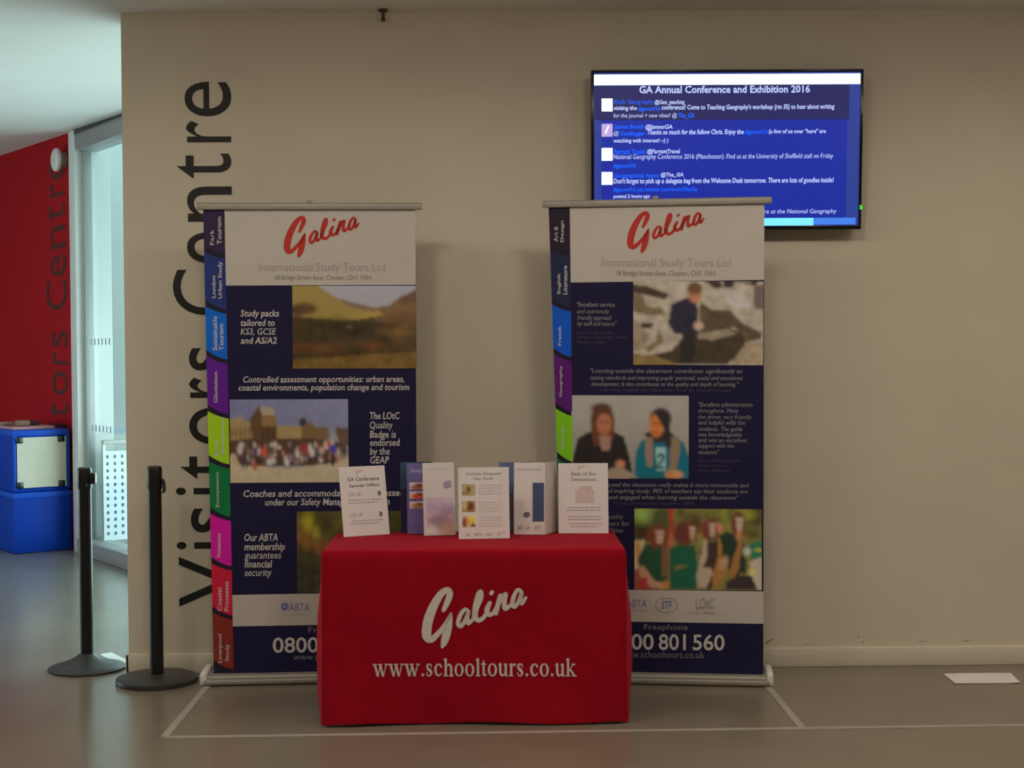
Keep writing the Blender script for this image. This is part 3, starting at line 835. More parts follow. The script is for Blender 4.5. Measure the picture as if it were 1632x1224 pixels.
# alarm sounder on the red wall
snd = empty('wall_sounder', G(0.50, 0.0, 2.86))
tag(snd, 'small white round sounder high on the red wall', 'alarm')
def disc_on_red(name, prof, m, s, z, d=0.0, sc=1.0):
    bm = lathe_bm(prof, 28)
    R = Matrix((( U.x, 0, -NO.x, 0), (U.y, 0, -NO.y, 0), (0, 1, 0, 0), (0, 0, 0, 1)))
    bm.transform(R)
    off = G(s, -d, z) - snd.location
    bm.transform(Matrix.Translation(off))
    return bm_obj(name, bm, m, snd, smooth=True)
disc_on_red('back_plate', [(0, 0), (0.060, 0), (0.060, 0.012), (0.048, 0.016), (0.046, 0.05), (0, 0.05)], M_GREYFRAME, 0.50, 2.86)
disc_on_red('cover', [(0, 0.0), (0.080, 0.0), (0.086, 0.008), (0.084, 0.024), (0.07, 0.034), (0.03, 0.038), (0, 0.038)], M_WHITEPLASTIC, 0.50, 2.86, 0.048)
# small hook at the top of the main wall
hk = empty('ceiling_hook', (-0.478, -0.05, ZC))
tag(hk, 'small brown fitting hanging from the ceiling above the left banner', 'hook')
bm = lathe_bm([(0, 0), (0.022, 0), (0.022, -0.008), (0.012, -0.014), (0, -0.014)], 20)
bm_obj('rose', bm, mat('brown_metal', (0.10, 0.055, 0.035), 0.5, noise=0.1), hk, smooth=True)
bm = lathe_bm([(0, -0.012), (0.007, -0.012), (0.007, -0.036), (0.011, -0.040), (0.011, -0.050), (0, -0.054)], 16)
bm_obj('peg', bm, mat('brown_metal', (0, 0, 0)), hk, smooth=True)

# ------------------------------------------------------------------ blue boxes against the red wall
def blue_box(name, s0, s1, d0, d1, z0, z1, label):
    root = empty(name, G(s0, (d0 + d1) / 2, z0))
    tag(root, label, 'box')
    inv = Matrix.Translation(-root.location)
    def part(n, bm, m, sm=True):
        o = bm_obj(n, bm, m, root, smooth=sm); o.matrix_parent_inverse = inv; return o
    part('body', gbox_bm(s0, s1, d0, d1, z0, z1 - 0.02, None, 0.012), M_BLUEBOX)
    part('lid', gbox_bm(s0 - 0.008, s1, d0 - 0.008, d1 - 0.001, z1 - 0.045, z1, None, 0.010), M_BLUEEDGE)
    return root, part
lb, lpart = blue_box('storage_box', 0.42, 1.25, -0.43, -0.004, 0.0, 0.44, 'blue box on the floor, lower of the two against the red wall')
ub, upart = blue_box('storage_box', 0.425, 1.22, -0.425, -0.02, 0.441, 0.89, 'blue box with a pale card sign, stacked on the lower blue box')
for (d0, d1, z0, z1) in ((-0.425, -0.40, 0.46, 0.85), (-0.045, -0.02, 0.46, 0.85)):
    upart('rim', gbox_bm(0.415, 0.43, d0, d1, z0, z1, None, 0.003), M_BLUEEDGE)
cs = upart('card_sign', gbox_bm(0.408, 0.413, -0.402, -0.05, 0.475, 0.838, None), M_CARD, False)
for d, z in ((-0.385, 0.82), (-0.085, 0.82), (-0.385, 0.495), (-0.085, 0.495)):
    bm = gbox_bm(0.398, 0.408, d - 0.024, d + 0.024, z - 0.022, z + 0.022, None, 0.006)
    o = upart('corner_clip', bm, M_TVBLACK)
tag(bm_obj('leaflet_pile', gbox_bm(0.50, 0.95, -0.40, -0.10, 0.8905, 0.912, None, 0.003), mat('pinkish_paper', (0.62, 0.30, 0.30), 0.6, noise=0.1)), 'low pile of pinkish papers on top of the upper blue box', 'paper')
for k, (s, d, c) in enumerate(((0.62, -0.30, (0.35, 0.20, 0.14)), (0.72, -0.20, (0.10, 0.05, 0.05)), (0.80, -0.36, (0.42, 0.26, 0.18)))):
    bm = gbox_bm(s - 0.05, s + 0.05, d - 0.045, d + 0.045, 0.9125, 0.955 - 0.008 * k, None, 0.012)
    tag(bm_obj('small_packet', bm, mat('packet_%d' % k, c, 0.6, noise=0.2), None, smooth=True), ['light brown packet at the front of the pinkish paper pile', 'small dark packet on the pinkish paper pile near the red wall', 'tan packet at the back left of the pinkish paper pile'][k], 'packet', 'packets on the blue boxes')

# ------------------------------------------------------------------ barrier posts
def barrier(loc, h, label, cone, kind):
    t = empty('barrier_post', loc)
    tag(t, label, 'barrier', 'retractable barrier posts')
    if cone:
        prof = [(0, 0), (0.170, 0), (0.172, 0.008), (0.165, 0.014), (0.12, 0.026), (0.075, 0.044), (0.045, 0.062), (0.034, 0.072), (0, 0.072)]
    else:
        prof = [(0, 0), (0.174, 0), (0.177, 0.010), (0.174, 0.022), (0.15, 0.030), (0.09, 0.035), (0.04, 0.037), (0, 0.037)]
    bm_obj('base', lathe_bm(prof, 56), M_BASE, t, smooth=True)
    z0 = 0.06 if cone else 0.03
    bm_obj('post', lathe_bm([(0, z0), (0.0295, z0), (0.0295, h - 0.10), (0, h - 0.10)], 32), M_BLACKPOST, t, smooth=True)
    hd = bm_obj('belt_head', lathe_bm([(0, h - 0.10), (0.0315, h - 0.10), (0.0325, h - 0.095), (0.0325, h - 0.012), (0.029, h - 0.002), (0.02, h), (0, h)], 32), M_BLACKPOST, t, smooth=True)
    if kind == 'clip':
        bm_obj('belt_clip', box_bm(0.026, 0.054, -0.024, 0.012, h - 0.075, h - 0.025, 0.004), M_BLACKPOST, hd, smooth=True)
        bm_obj('belt_slot', box_bm(-0.018, 0.018, -0.036, -0.030, h - 0.085, h - 0.025, 0.002), M_BLACKPOST, hd, smooth=True)
    else:
        bm = bmesh.new()
        P = [(0.030, h - 0.055), (0.038, h - 0.062), (0.043, h - 0.080), (0.044, h - 0.105), (0.038, h - 0.118)]
        a = [[bm.verts.new((x + dx, y, z)) for (dx, y) in ((-0.004, -0.02), (0.004, -0.02), (0.004, 0.01), (-0.004, 0.01))] for x, z in P]
        for r0, r1 in zip(a[:-1], a[1:]):
            for k in range(4):
                bm.faces.new((r0[k], r0[(k + 1) % 4], r1[(k + 1) % 4], r1[k]))
        bm.faces.new(a[0]); bm.faces.new(a[-1])
        bm_obj('belt_end', bm, M_BLACKPOST, hd)
    return t
barrier((-1.862, 0.093, 0), 0.920, 'black barrier post with a cone-shaped base, nearer the glass wall', True, 'clip')
barrier((-1.480, -0.185, 0), 0.945, 'black barrier post with a flat disc base, next to the left banner', False, 'end')

# ------------------------------------------------------------------ roll-up banners
class Banner:
    def __init__(s, loc, rz, w, lean, curl, xl, xm, xr, yt, yb, label):
        s.w = w; s.z0 = 0.034; s.z1 = 2.052; s.lean = lean; s.curl = curl
        s.xl, s.xm, s.xr, s.yt, s.yb = xl, xm, xr, yt, yb
        s.root = empty('roll_up_banner', loc, rz)
        tag(s.root, label, 'banner', 'roll-up banners behind the table')
        s.layer = 0
    def S(s, u, v, d=0.0):
        """u across 0..1, v down 0..1, d towards the viewer -> banner's own space"""
        k = s.curl * max(0.0, min(1.0, v * 1.3))
        x = (u - 0.5) * s.w; y = 0.0
        if u < 0.1:
            q = (0.1 - u) * s.w
            x = (0.1 - 0.5) * s.w - q * (1 - k); y = q * 2.0 * k
        tap = 1 - 0.012 * v
        x *= tap
        z = s.z1 + (s.z0 - s.z1) * v
        y += -s.lean * (1 - v) - d + 0.006 * math.sin(v * 5.0) * (u - 0.5)
        return Vector((x, y, z))
    def uv(s, px, py):
        f = (py - 333.0) / 748.0
        xl = s.xl[0] + (s.xl[1] - s.xl[0]) * f; xm = s.xm[0] + (s.xm[1] - s.xm[0]) * f; xr = s.xr[0] + (s.xr[1] - s.xr[0]) * f
        u = 0.1 + 0.9 * (px - xm) / (xr - xm) if px > xm else 0.1 * (px - xl) / (xm - xl)
        g = (px - s.xl[0]) / (s.xr[0] - s.xl[0])
        yt = s.yt[0] + (s.yt[1] - s.yt[0]) * g; yb = s.yb[0] + (s.yb[1] - s.yb[0]) * g
        return u, (py - yt) / (yb - yt)
    def at(s, px, py, d): return s.S(*s.uv(px, py), d)
    def sheet(s, m):
        V = []; F = []
        nu, nv = 24, 24
        us = [0, .02, .04, .06, .08, .1] + [0.1 + 0.9 * i / (nu - 5) for i in range(1, nu - 4)]
        nu = len(us)
        for d in (0.0, -0.0006):
            for j in range(nv + 1):
                for u in us: V.append(s.S(u, j / nv, d))
        n1 = nu * (nv + 1)
        for j in range(nv):
            for i in range(nu - 1):
                q = (j * nu + i, (j + 1) * nu + i, (j + 1) * nu + i + 1, j * nu + i + 1)
                F.append(q); F.append(tuple(reversed([k + n1 for k in q])))
        s.sh = mesh_obj('sheet', V, F, m, s.root, smooth=True)
        return s.sh
    def block(s, name, u0, u1, v0, v1, d, m, label=None):
        n, mrows = 14, 8
        V = [s.S(u0 + (u1 - u0) * i / n, v0 + (v1 - v0) * j / mrows, d) for j in range(mrows + 1) for i in range(n + 1)]
        F = [(j * (n + 1) + i, (j + 1) * (n + 1) + i, (j + 1) * (n + 1) + i + 1, j * (n + 1) + i + 1) for j in range(mrows) for i in range(n)]
        return mesh_obj(name, V, F, m, s.sh, smooth=True)
    def flat(s, name, V, F, m, d):
        """V in photo pixels"""
        return mesh_obj(name, [s.at(x, y, d) for x, y in V], F, m, s.sh)
    def text(s, name, lines, m, shear=0.0, bold=0.0, d=0.0022):
        """lines: (string, x0, x1, y_top, y_bottom) in photo pixels"""
        V, F = text_block(lines, 2 if (lines[0][4] - lines[0][3]) < 14 else 4, shear, bold)
        return s.flat(name, V, F, m, d)
    def vtext(s, lines, m, d=0.0030):
        """reading upwards: (string, x_left, x_right, y_top, y_bottom)"""
        parts = []
        for st, x0, x1, y0, y1 in lines:
            V, F = text2d(st, 2, 0, 0.01)
            W = fit_rect(V, 0, 1, 0, 1)
            parts.append((np.stack([x1 + (x0 - x1) * W[:, 1], y1 + (y0 - y1) * W[:, 0]], 1), F))
        V, F = merge2d(parts)
        return s.flat('tab_lettering', V, F, m, d)
    def picture(s, name, c, x0, x1, y0, y1, label):
        def mp(fx, fy): return s.at(x0 + (x1 - x0) * fx, y0 + (y1 - y0) * fy, 0.0016)
        o = canvas_mesh(name, c, mp, s.sh)
        o['label'] = label
        return o
    def frame(s):
        w = s.w
        bs = bm_obj('base', box_bm(-w / 2 - 0.030, w / 2 + 0.020, -0.045, 0.14, 0.0, 0.042, 0.012, 3), M_SILVER, s.root, smooth=True)
        bm_obj('base_lip', box_bm(-w / 2 - 0.030, w / 2 + 0.020, -0.062, -0.040, 0.004, 0.026, 0.006, 3), M_SILVER, bs, smooth=True)
        for x0, x1 in ((-w / 2 - 0.046, -w / 2 - 0.014), (w / 2 + 0.006, w / 2 + 0.036)):
            bm_obj('end_cap', box_bm(x0, x1, -0.05, 0.145, 0.0, 0.056, 0.010, 3), M_WHITEPLASTIC, s.root, smooth=True)
        y1 = -s.lean
        bm = bmesh.new()
        prof = [(-0.012, -0.012), (0.012, -0.012), (0.014, 0.0), (0.010, 0.012), (0.0, 0.017), (-0.010, 0.012), (-0.014, 0.0)]
        A = [bm.verts.new((-w / 2 - 0.026, y1 + a, s.z1 + 0.002 + b)) for a, b in prof]
        B = [bm.verts.new((w / 2 + 0.030, y1 + a, s.z1 + 0.002 + b)) for a, b in prof]
        bm.faces.new(A); bm.faces.new(B)
        for k in range(len(prof)):
            j = (k + 1) % len(prof)
            bm.faces.new((A[k], A[j], B[j], B[k]))
        tr = bm_obj('top_rail', bm, M_SILVER, s.root, smooth=True)
        bm_obj('rail_peg', box_bm(-0.012, 0.012, y1 - 0.008, y1 + 0.010, s.z1 + 0.014, s.z1 + 0.030, 0.003), M_SILVER, tr, smooth=True)
        bm = bmesh.new()
        a = Vector((0, 0.075, 0.03)); b = Vector((0, y1 + 0.02, s.z1))
        ax = (b - a).normalized(); e1 = Vector((1, 0, 0)); e2 = ax.cross(e1)
        R0 = [bm.verts.new(a + (e1 * math.cos(t) + e2 * math.sin(t)) * 0.008) for t in np.linspace(0, 2 * math.pi, 13)[:-1]]
        R1 = [bm.verts.new(b + (e1 * math.cos(t) + e2 * math.sin(t)) * 0.008) for t in np.linspace(0, 2 * math.pi, 13)[:-1]]
        for k in range(12): bm.faces.new((R0[k], R0[(k + 1) % 12], R1[(k + 1) % 12], R1[k]))
        bm.faces.new(R0); bm.faces.new(R1)
        bm_obj('support_pole', bm, M_SILVER, s.root, smooth=True)
    def tabs(s, cols, texts):
        s.block('tab_column', 0.0, 0.1, 0.0, 1.0, 0.0012, M_TAB_GAP)
        ends = [412, 498, 577, 664, 744, 828, 908, 988, 1076]
        y0 = 333.0
        for k, (col, ye) in enumerate(zip(cols, ends)):
            u = np.linspace(0, 1, 8)
            V = []
            for t in u:
                top = (y0 + 2) - 12 * (1 - t) ** 1.5 if k else 333.5
                bot = ye - 5 - 15 * (1 - t) ** 1.6
                for r in np.linspace(0, 1, 6):
                    V.append((t, top + (bot - top) * r))
            F = []
            for i in range(7):
                for r in range(5):
                    F.append((i * 6 + r, i * 6 + r + 1, (i + 1) * 6 + r + 1, (i + 1) * 6 + r))
            pts = []
            for t, py in V:
                f = (py - 333.0) / 748.0
                xl = s.xl[0] + (s.xl[1] - s.xl[0]) * f; xm = s.xm[0] + (s.xm[1] - s.xm[0]) * f
                pts.append(s.S(0.1 * t, s.uv(xm - 0.01, py)[1], 0.0020))
            mesh_obj('tab', pts, F, mat('tab_%d_%d_%d' % col, alb(*col), 0.6, spec=0.25, noise=0.04), s.sh)
            y0 = ye
        for lines in texts:
            s.vtext(lines, M_TXTW)
    def common(s, dx, dy, fx):
        """header, bands and logo shared by both banners; dx, dy: shift in photo pixels from the left banner"""
        V, F = logo2d()
        s.flat('logo_lettering', fit_rect(V, 453 + dx, 573 + dx, 412 + dy, 346 + dy), F, M_LOGORED, 0.0022)['label'] = 'red script logo'

LB = Banner((-0.785, -0.20, 0), math.radians(3.2), 0.897, 0.10, 0.02, (327, 339), (361, 370), (661, 658), (333, 332), (1081, 1078), 'roll-up banner with a valley photo, behind the table on the left')
LB.sheet(M_NAVY)
LB.frame()
LB.block('header_panel', 0.1, 1.0, 0.0, LB.uv(500, 455)[1], 0.0011, M_BWHITE)
LB.block('logo_band', 0.1, 1.0, LB.uv(500, 949)[1], LB.uv(500, 1000)[1], 0.0011, M_BWHITE)
LB.common(0, 0, 0)
LB.text('company_lettering', [('International Study Tours Ltd', 414, 613, 420, 437)], M_PALEINK)
LB.text('address_lettering', [('18 Bridge Street Row, Chester, CH1 1NN', 439, 590, 439, 449)], M_INK)
LB.picture('valley_photo', pic_valley(), 466, 661, 456, 587, 'printed photo of a green valley')
LB.text('study_lettering', [('Study packs', 385, 445, 494, 507), ('tailored to', 385, 438, 509, 520), ('KS3, GCSE', 385, 440, 523, 534), ('and AS/A2', 385, 441, 537, 549)], M_TXTW, 0.15, 0.01)
LB.text('assessment_lettering', [('Controlled assessment opportunities: urban areas,', 388, 641, 599, 612), ('coastal environments, population change and tourism', 381, 649, 612, 625)], M_TXTW, 0.15, 0.008)
LB.picture('palace_photo', pic_palace(), 367, 552, 636, 769, 'printed photo of a crowd in front of a palace')
LB.text('badge_lettering', [('The LOtC', 586, 633, 657, 670), ('Quality', 586, 622, 672, 686), ('Badge is', 586, 627, 687, 699), ('endorsed', 586, 633, 700, 712), ('by the', 586, 617, 714, 727), ('GEAP', 586, 616, 728, 740)], M_TXTW, 0.1, 0.008)
LB.text('coaches_lettering', [('Coaches and accommodation are assessed', 387, 640, 781, 793), ('under our Safety Management System', 421, 616, 795, 808)], M_TXTW, 0.15, 0.008)
LB.picture('woodland_photo', pic_forest(), 470, 660, 816, 948, 'printed photo of dark woodland')
LB.text('membership_lettering', [('Our ABTA', 388, 440, 851, 864), ('membership', 388, 451, 866, 880), ('guarantees', 388, 445, 880, 893), ('financial', 388, 431, 894, 906), ('security', 388, 430, 908, 922)], M_TXTW, 0.15, 0.01)
LB.text('association_logo', [('ABTA', 456, 489, 964, 977)], M_BLUEINK, 0.1, 0.03)
LB.flat('association_mark', *ribbon2d([(448, 973, 5), (446, 968, 4), (450, 965, 4), (454, 970, 5), (450, 974, 4)]), M_BLUEINK, 0.0023)
LB.text('association_small_print', [('The Travel Association', 444, 490, 980, 984)], M_PALEINK)
LB.text('freephone_lettering', [('Freephone', 487, 565, 1003, 1016)], M_TXTG)
for t_, a_, b_ in (('0800', 431, 502), ('801', 511, 553), ('560', 564, 613)):
    LB.text('phone_digits', [(t_, a_, b_, 1020, 1045)], M_TXTW, 0, 0.012)
LB.text('web_address', [('www.schooltours.co.uk', 463, 600, 1047, 1057)], M_TXTG)
LB.tabs([(32, 24, 48), (24, 36, 84), (8, 70, 196), (66, 18, 104), (112, 152, 20), (8, 82, 46), (196, 14, 118), (140, 20, 44), (92, 30, 22)],
        [[('Park', 338, 344, 368, 392), ('Tourism', 349, 356, 348, 391)], [('London', 340, 346, 440, 475), ('Urban Study', 350, 358, 418, 476)], [('Sustainable', 341, 348, 504, 558), ('Tourism', 351, 358, 516, 558)],
         [('Glaciation', 342, 348, 592, 641)], [('Rural', 343, 349, 700, 726), ('Management', 353, 359, 664, 724)], [('Ecosystems', 344, 350, 752, 808)], [('Volcanoes', 345, 351, 850, 890)], [('Coastal', 345, 352, 938, 976), ('Processes', 356, 363, 928, 976)], [('Liverpool', 346, 353, 1014, 1060), ('Study', 357, 364, 1030, 1058)]])

RB = Banner((0.700, -0.285, 0), math.radians(-7.5), 0.905, 0.10, 0.30, (880, 903), (912, 920), (1212, 1213), (333, 326), (1081, 1085), 'roll-up banner with a boy on rocks photo, in front of the screen')
RB.sheet(M_NAVY)
RB.frame()
RB.block('header_panel', 0.1, 1.0, 0.0, RB.uv(1050, 452)[1], 0.0011, M_BWHITE)
RB.block('logo_band', 0.1, 1.0, RB.uv(1100, 946)[1], RB.uv(1100, 998)[1], 0.0011, M_BWHITE)
RB.common(548, -4, 0)
RB.text('company_lettering', [('International Study Tours Ltd', 962, 1161, 416, 433)], M_PALEINK)
RB.text('address_lettering', [('18 Bridge Street Row, Chester, CH1 1NN', 985, 1137, 435, 446)], M_INK)
RB.picture('rocks_photo', pic_rocks(), 1011, 1211, 452, 584, 'printed photo of a boy sketching on rocks')
RB.text('quote_lettering', [('"Excellent service', 923, 982, 485, 494), ('and extremely', 923, 974, 496, 505), ('friendly approach', 924, 977, 506, 515), ('by staff and tutors"', 924, 985, 515, 525)], M_TXTG, 0.15, 0.008)
RB.text('quote_source', [('Head of Geography,', 923, 980, 531, 537), ('St Mary\'s Secondary School', 923, 1003, 538, 544), ('North London', 923, 968, 546, 552)], M_TXTD, 0.15)
RB.text('learning_lettering', [('"Learning outside the classroom contributes significantly to', 944, 1179, 590, 600), ('raising standards and improving pupils\' personal, social and emotional', 944, 1180, 601, 610), ('development. It also contributes to the quality and depth of learning."', 946, 1174, 611, 619)], M_TXTG, 0.2, 0.006)
RB.text('learning_source', [('Learning outside the classroom: how far should you go?', 960, 1163, 621, 628)], M_TXTD, 0.2)
RB.picture('desk_photo', pic_desk(), 914, 1097, 633, 766, 'printed photo of two people at a table')
RB.text('admin_lettering', [('"Excellent administration', 1112, 1195, 643, 652), ('throughout. Many', 1112, 1174, 653, 662), ('the driver, very friendly', 1112, 1194, 663, 672), ('and helpful with the', 1112, 1184, 672, 681), ('students. The guide', 1112, 1180, 682, 691), ('was knowledgeable', 1112, 1179, 691, 700), ('and was an excellent', 1112, 1187, 700, 709), ('support with the', 1112, 1167, 709, 718), ('students"', 1112, 1144, 719, 728)], M_TXTG, 0.15, 0.006)
RB.text('admin_source', [('Head of Department,', 1112, 1178, 734, 740), ('High School', 1112, 1155, 742, 748), ('West Midlands', 1113, 1160, 750, 756)], M_TXTD, 0.15)
RB.text('beyond_lettering', [('"Learning beyond the classroom really makes it more memorable and', 926, 1190, 772, 781), ('enjoyable and inspiring study. 98% of teachers say their students are', 926, 1188, 782, 791), ('motivated and engaged when learning outside the classroom"', 930, 1174, 792, 800)], M_TXTG, 0.2, 0.006)
RB.text('beyond_source', [('Survey of secondary teachers, 2009', 980, 1105, 803, 809)], M_TXTD, 0.2)
RB.text('side_lettering', [('High quality', 950, 995, 823, 832), ('music tours for', 940, 1005, 834, 843), ('all abilities', 950, 995, 845, 853)], M_TXTG, 0.15, 0.008)
RB.picture('saxophone_photo', pic_saxes(), 1013, 1210, 814, 945, 'printed photo of saxophone players')
RB.text('association_logo', [('ABTA', 1000, 1032, 961, 974)], M_BLUEINK, 0.1, 0.03)
RB.text('association_small_print', [('The Travel Association', 990, 1032, 976, 981)], M_PALEINK)
RB.text('coach_logo', [('STF', 1054, 1072, 963, 977)], M_BLUEINK, 0.3, 0.03)
RB.flat('coach_logo_ring', *ribbon2d([(1063 + 17 * math.cos(t), 970 + 12 * math.sin(t), 2.0) for t in np.linspace(0, 2 * math.pi, 15)], 3), M_PALEINK, 0.0021)
RB.text('quality_badge', [('LOtC', 1108, 1138, 958, 976)], M_PALEINK, 0, 0.03)
RB.text('quality_small_print', [('Quality Badge', 1096, 1138, 979, 985)], M_PALEINK)
RB.text('freephone_lettering', [('Freephone', 1028, 1096, 1001, 1013)], M_TXTG)
for t_, a_, b_ in (('0800', 972, 1043), ('801', 1051, 1093), ('560', 1104, 1153)):
    RB.text('phone_digits', [(t_, a_, b_, 1017, 1043)], M_TXTW, 0, 0.012)
RB.text('web_address', [('www.schooltours.co.uk', 990, 1122, 1045, 1056)], M_TXTG)
RB.tabs([(26, 20, 34), (22, 28, 52), (8, 60, 172), (62, 18, 84), (92, 148, 24), (8, 82, 46), (196, 14, 118), (140, 20, 44), (92, 30, 22)],
        [[('Art &', 888, 894, 366, 390), ('Design', 898, 904, 357, 391)], [('English', 893, 899, 441, 472), ('Literature', 902, 908, 428, 473)], [('French', 894, 899, 524, 554)], [('Geography', 896, 901, 586, 636)], [('German', 898, 903, 684, 720)]])

# ------------------------------------------------------------------ wall screen
TVW, TVH, TVT = 1.197, 0.700, 0.055
tv = empty('wall_screen', (1.034, -0.095, 2.312))
tag(tv, 'large flat screen with blue message feed, mounted on the cream wall', 'screen')
tv.rotation_euler = (math.radians(4.5), 0, 0)     # top tips forward
def tvbox(name, x0, x1, y0, y1, z0, z1, m, bev=0.0, parent=None): return box(name, x0, x1, y0, y1, z0, z1, m, parent or tv, bev)
tvbox('housing', -TVW / 2, TVW / 2, -0.012, 0.030, -TVH / 2, TVH / 2, M_TVBLACK, 0.006)
bz = 0.013
for nm, a in (('bezel', (-TVW / 2, TVW / 2, TVH / 2 - bz, TVH / 2)), ('bezel', (-TVW / 2, TVW / 2, -TVH / 2, -TVH / 2 + bz + 0.006)), ('bezel', (-TVW / 2, -TVW / 2 + bz, -TVH / 2 + bz + 0.006, TVH / 2 - bz)), ('bezel', (TVW / 2 - bz, TVW / 2, -TVH / 2 + bz + 0.006, TVH / 2 - bz))):
    tvbox(nm, a[0], a[1], -0.020, -0.011, a[2], a[3], M_TVBLACK, 0.003)
tvbox('wall_bracket', -0.2, 0.2, 0.030, 0.066, -0.15, 0.12, M_GREYFRAME, 0.004)
led = tvbox('power_light', TVW / 2 - 0.008, TVW / 2 + 0.002, -0.024, -0.019, -0.262, -0.244, mat('green_led', (0.02, 0.4, 0.02), 0.4, emit=(0.03, 0.75, 0.02), estr=1.0))
led['label'] = 'small green power light'
def em(name, c, k=1.0):
    return mat('screen_' + name, (0.005, 0.005, 0.01), 0.4, emit=tuple(lin1(v) for v in c), estr=k)
E_BG = em('blue', (20, 42, 158)); E_SIDE = em('grey_blue', (44, 62, 146)); E_DARK = em('dark_blue', (36, 36, 92)); E_WHITE = em('white', (236, 244, 255), 1.25)
E_TXT = em('text', (186, 200, 252), 1.1); E_LINK = em('link', (10, 96, 255), 1.1); E_CYAN = em('cyan', (120, 226, 255), 1.2); E_PALE = em('pale_icon', (196, 170, 226)); E_BAR = em('bar_blue', (70, 130, 236), 1.0)
# positions below are in an enlarged view of the screen: x 75..1545, y 80..935
def sx(x): return -TVW / 2 + (x - 75) / 1470.0 * TVW
def sz(y): return TVH / 2 - (y - 80) / 855.0 * TVH
panel = mesh_obj('panel', [(sx(88), -0.0125, sz(912)), (sx(1530), -0.0125, sz(912)), (sx(1530), -0.0125, sz(96)), (sx(88), -0.0125, sz(96))], [(0, 1, 2, 3)], E_SIDE, tv)
def srect(name, x0, x1, y0, y1, m, d=0.0135, r=0.0):
    return mesh_obj(name, [(sx(x0), -d, sz(y1)), (sx(x1), -d, sz(y1)), (sx(x1), -d, sz(y0)), (sx(x0), -d, sz(y0))], [(0, 1, 2, 3)], m, panel)
srect('feed_background', 130, 1462, 160, 912, E_BG, 0.0130)
srect('feed_highlight', 95, 1470, 158, 346, E_DARK, 0.0132)
srect('title_bar', 88, 1528, 104, 160, E_WHITE)
srect('ticker_bar', 95, 1285, 872, 912, E_CYAN)
srect('ticker_bar', 1285, 1515, 872, 908, E_BAR)
def stext(name, lines, m, bold=0.012, shear=0.0):
    for ln in lines:
        V, F = text_block([(ln[0], ln[1], ln[2], ln[3] + 2, ln[4] - 8 if ln[4] - ln[3] > 36 else ln[4] - 3)], 2, shear, bold)
        mesh_obj(name, [(sx(x), -0.0142, sz(y)) for x, y in V], F, m, panel)
stext('title_lettering', [('GA Annual Conference and Exhibition 2016', 335, 1256, 162, 212)], E_TXT, 0.02)
stext('feed_lettering', [
    ('@Geo_teaching', 418, 580, 236, 276), ('visiting the', 196, 322, 268, 306), ('conference? Come to Teaching Geography\'s workshop (rm 35) to hear about writing', 455, 1390, 262, 306), ('for the journal + new ideas! @', 196, 538, 306, 346),
    ('@JamesGA', 368, 515, 366, 402), ('@', 196, 224, 400, 438), ('Thanks so much for the follow Chris. Enjoy the', 378, 900, 394, 438), ('(a few of us over "here" are', 1036, 1346, 394, 434), ('watching with interest! :-) )', 196, 492, 440, 478),
    ('@FarrantTravel', 378, 556, 496, 532), ('National Geography Conference 2016 (Manchester). Find us at the University of Sheffield stall on Friday', 196, 1388, 524, 568),
    ('@The_GA', 452, 576, 622, 660), ('Don\'t forget to pick up a delegate bag from the Welcome Desk tomorrow. There are lots of goodies inside!', 196, 1392, 652, 698), ('posted 2 hours ago', 196, 394, 738, 768),
    ('Join us for a lecture about architecture at the National Geography', 520, 1410, 822, 862)], E_TXT, 0.02, 0.1)
stext('link_lettering', [('Ruth Geography', 200, 414, 234, 274), ('#gaconf16', 330, 448, 270, 306), ('The_GA', 546, 634, 306, 342), ('James Booth', 200, 360, 366, 400), ('GeoBlogger', 232, 366, 402, 436), ('#gaconf16', 908, 1030, 396, 436),
    ('Farrant Travel', 200, 366, 496, 530), ('#gaconf16', 196, 318, 572, 608), ('Geographical Assoc', 200, 444, 626, 660), ('#gaconf16 pic.twitter.com/wcm7f6aGa', 196, 650, 700, 734)], E_LINK, 0.02, 0.05)
for y, m in ((230, E_WHITE), (364, E_PALE), (492, E_WHITE), (620, E_WHITE)):
    o = srect('profile_icon', 132, 191, y, y + 68, m, 0.0138)
o = stext('icon_stroke', [('/', 148, 174, 372, 424)], E_WHITE)

# ------------------------------------------------------------------ table and cloth
TX0, TX1, TY0, TY1, TZ = -0.664, 0.499, -0.962, -0.385, 0.674
tb = empty('folding_table', ((TX0 + TX1) / 2, (TY0 + TY1) / 2, 0))
tag(tb, 'small table hidden under the red cloth', 'table')
hx, hy = (TX1 - TX0) / 2 - 0.012, (TY1 - TY0) / 2 - 0.012
box('table_top', -hx, hx, -hy, hy, TZ - 0.036, TZ - 0.006, M_WHITEPLASTIC, tb, 0.005)
for sx_ in (-1, 1):
    for sy_ in (-1, 1):
        bm_obj('leg', lathe_bm([(0, 0), (0.013, 0), (0.013, TZ - 0.037), (0, TZ - 0.037)], 14), M_SILVER, tb, smooth=True, loc=(sx_ * (hx - 0.07), sy_ * (hy - 0.06), 0))

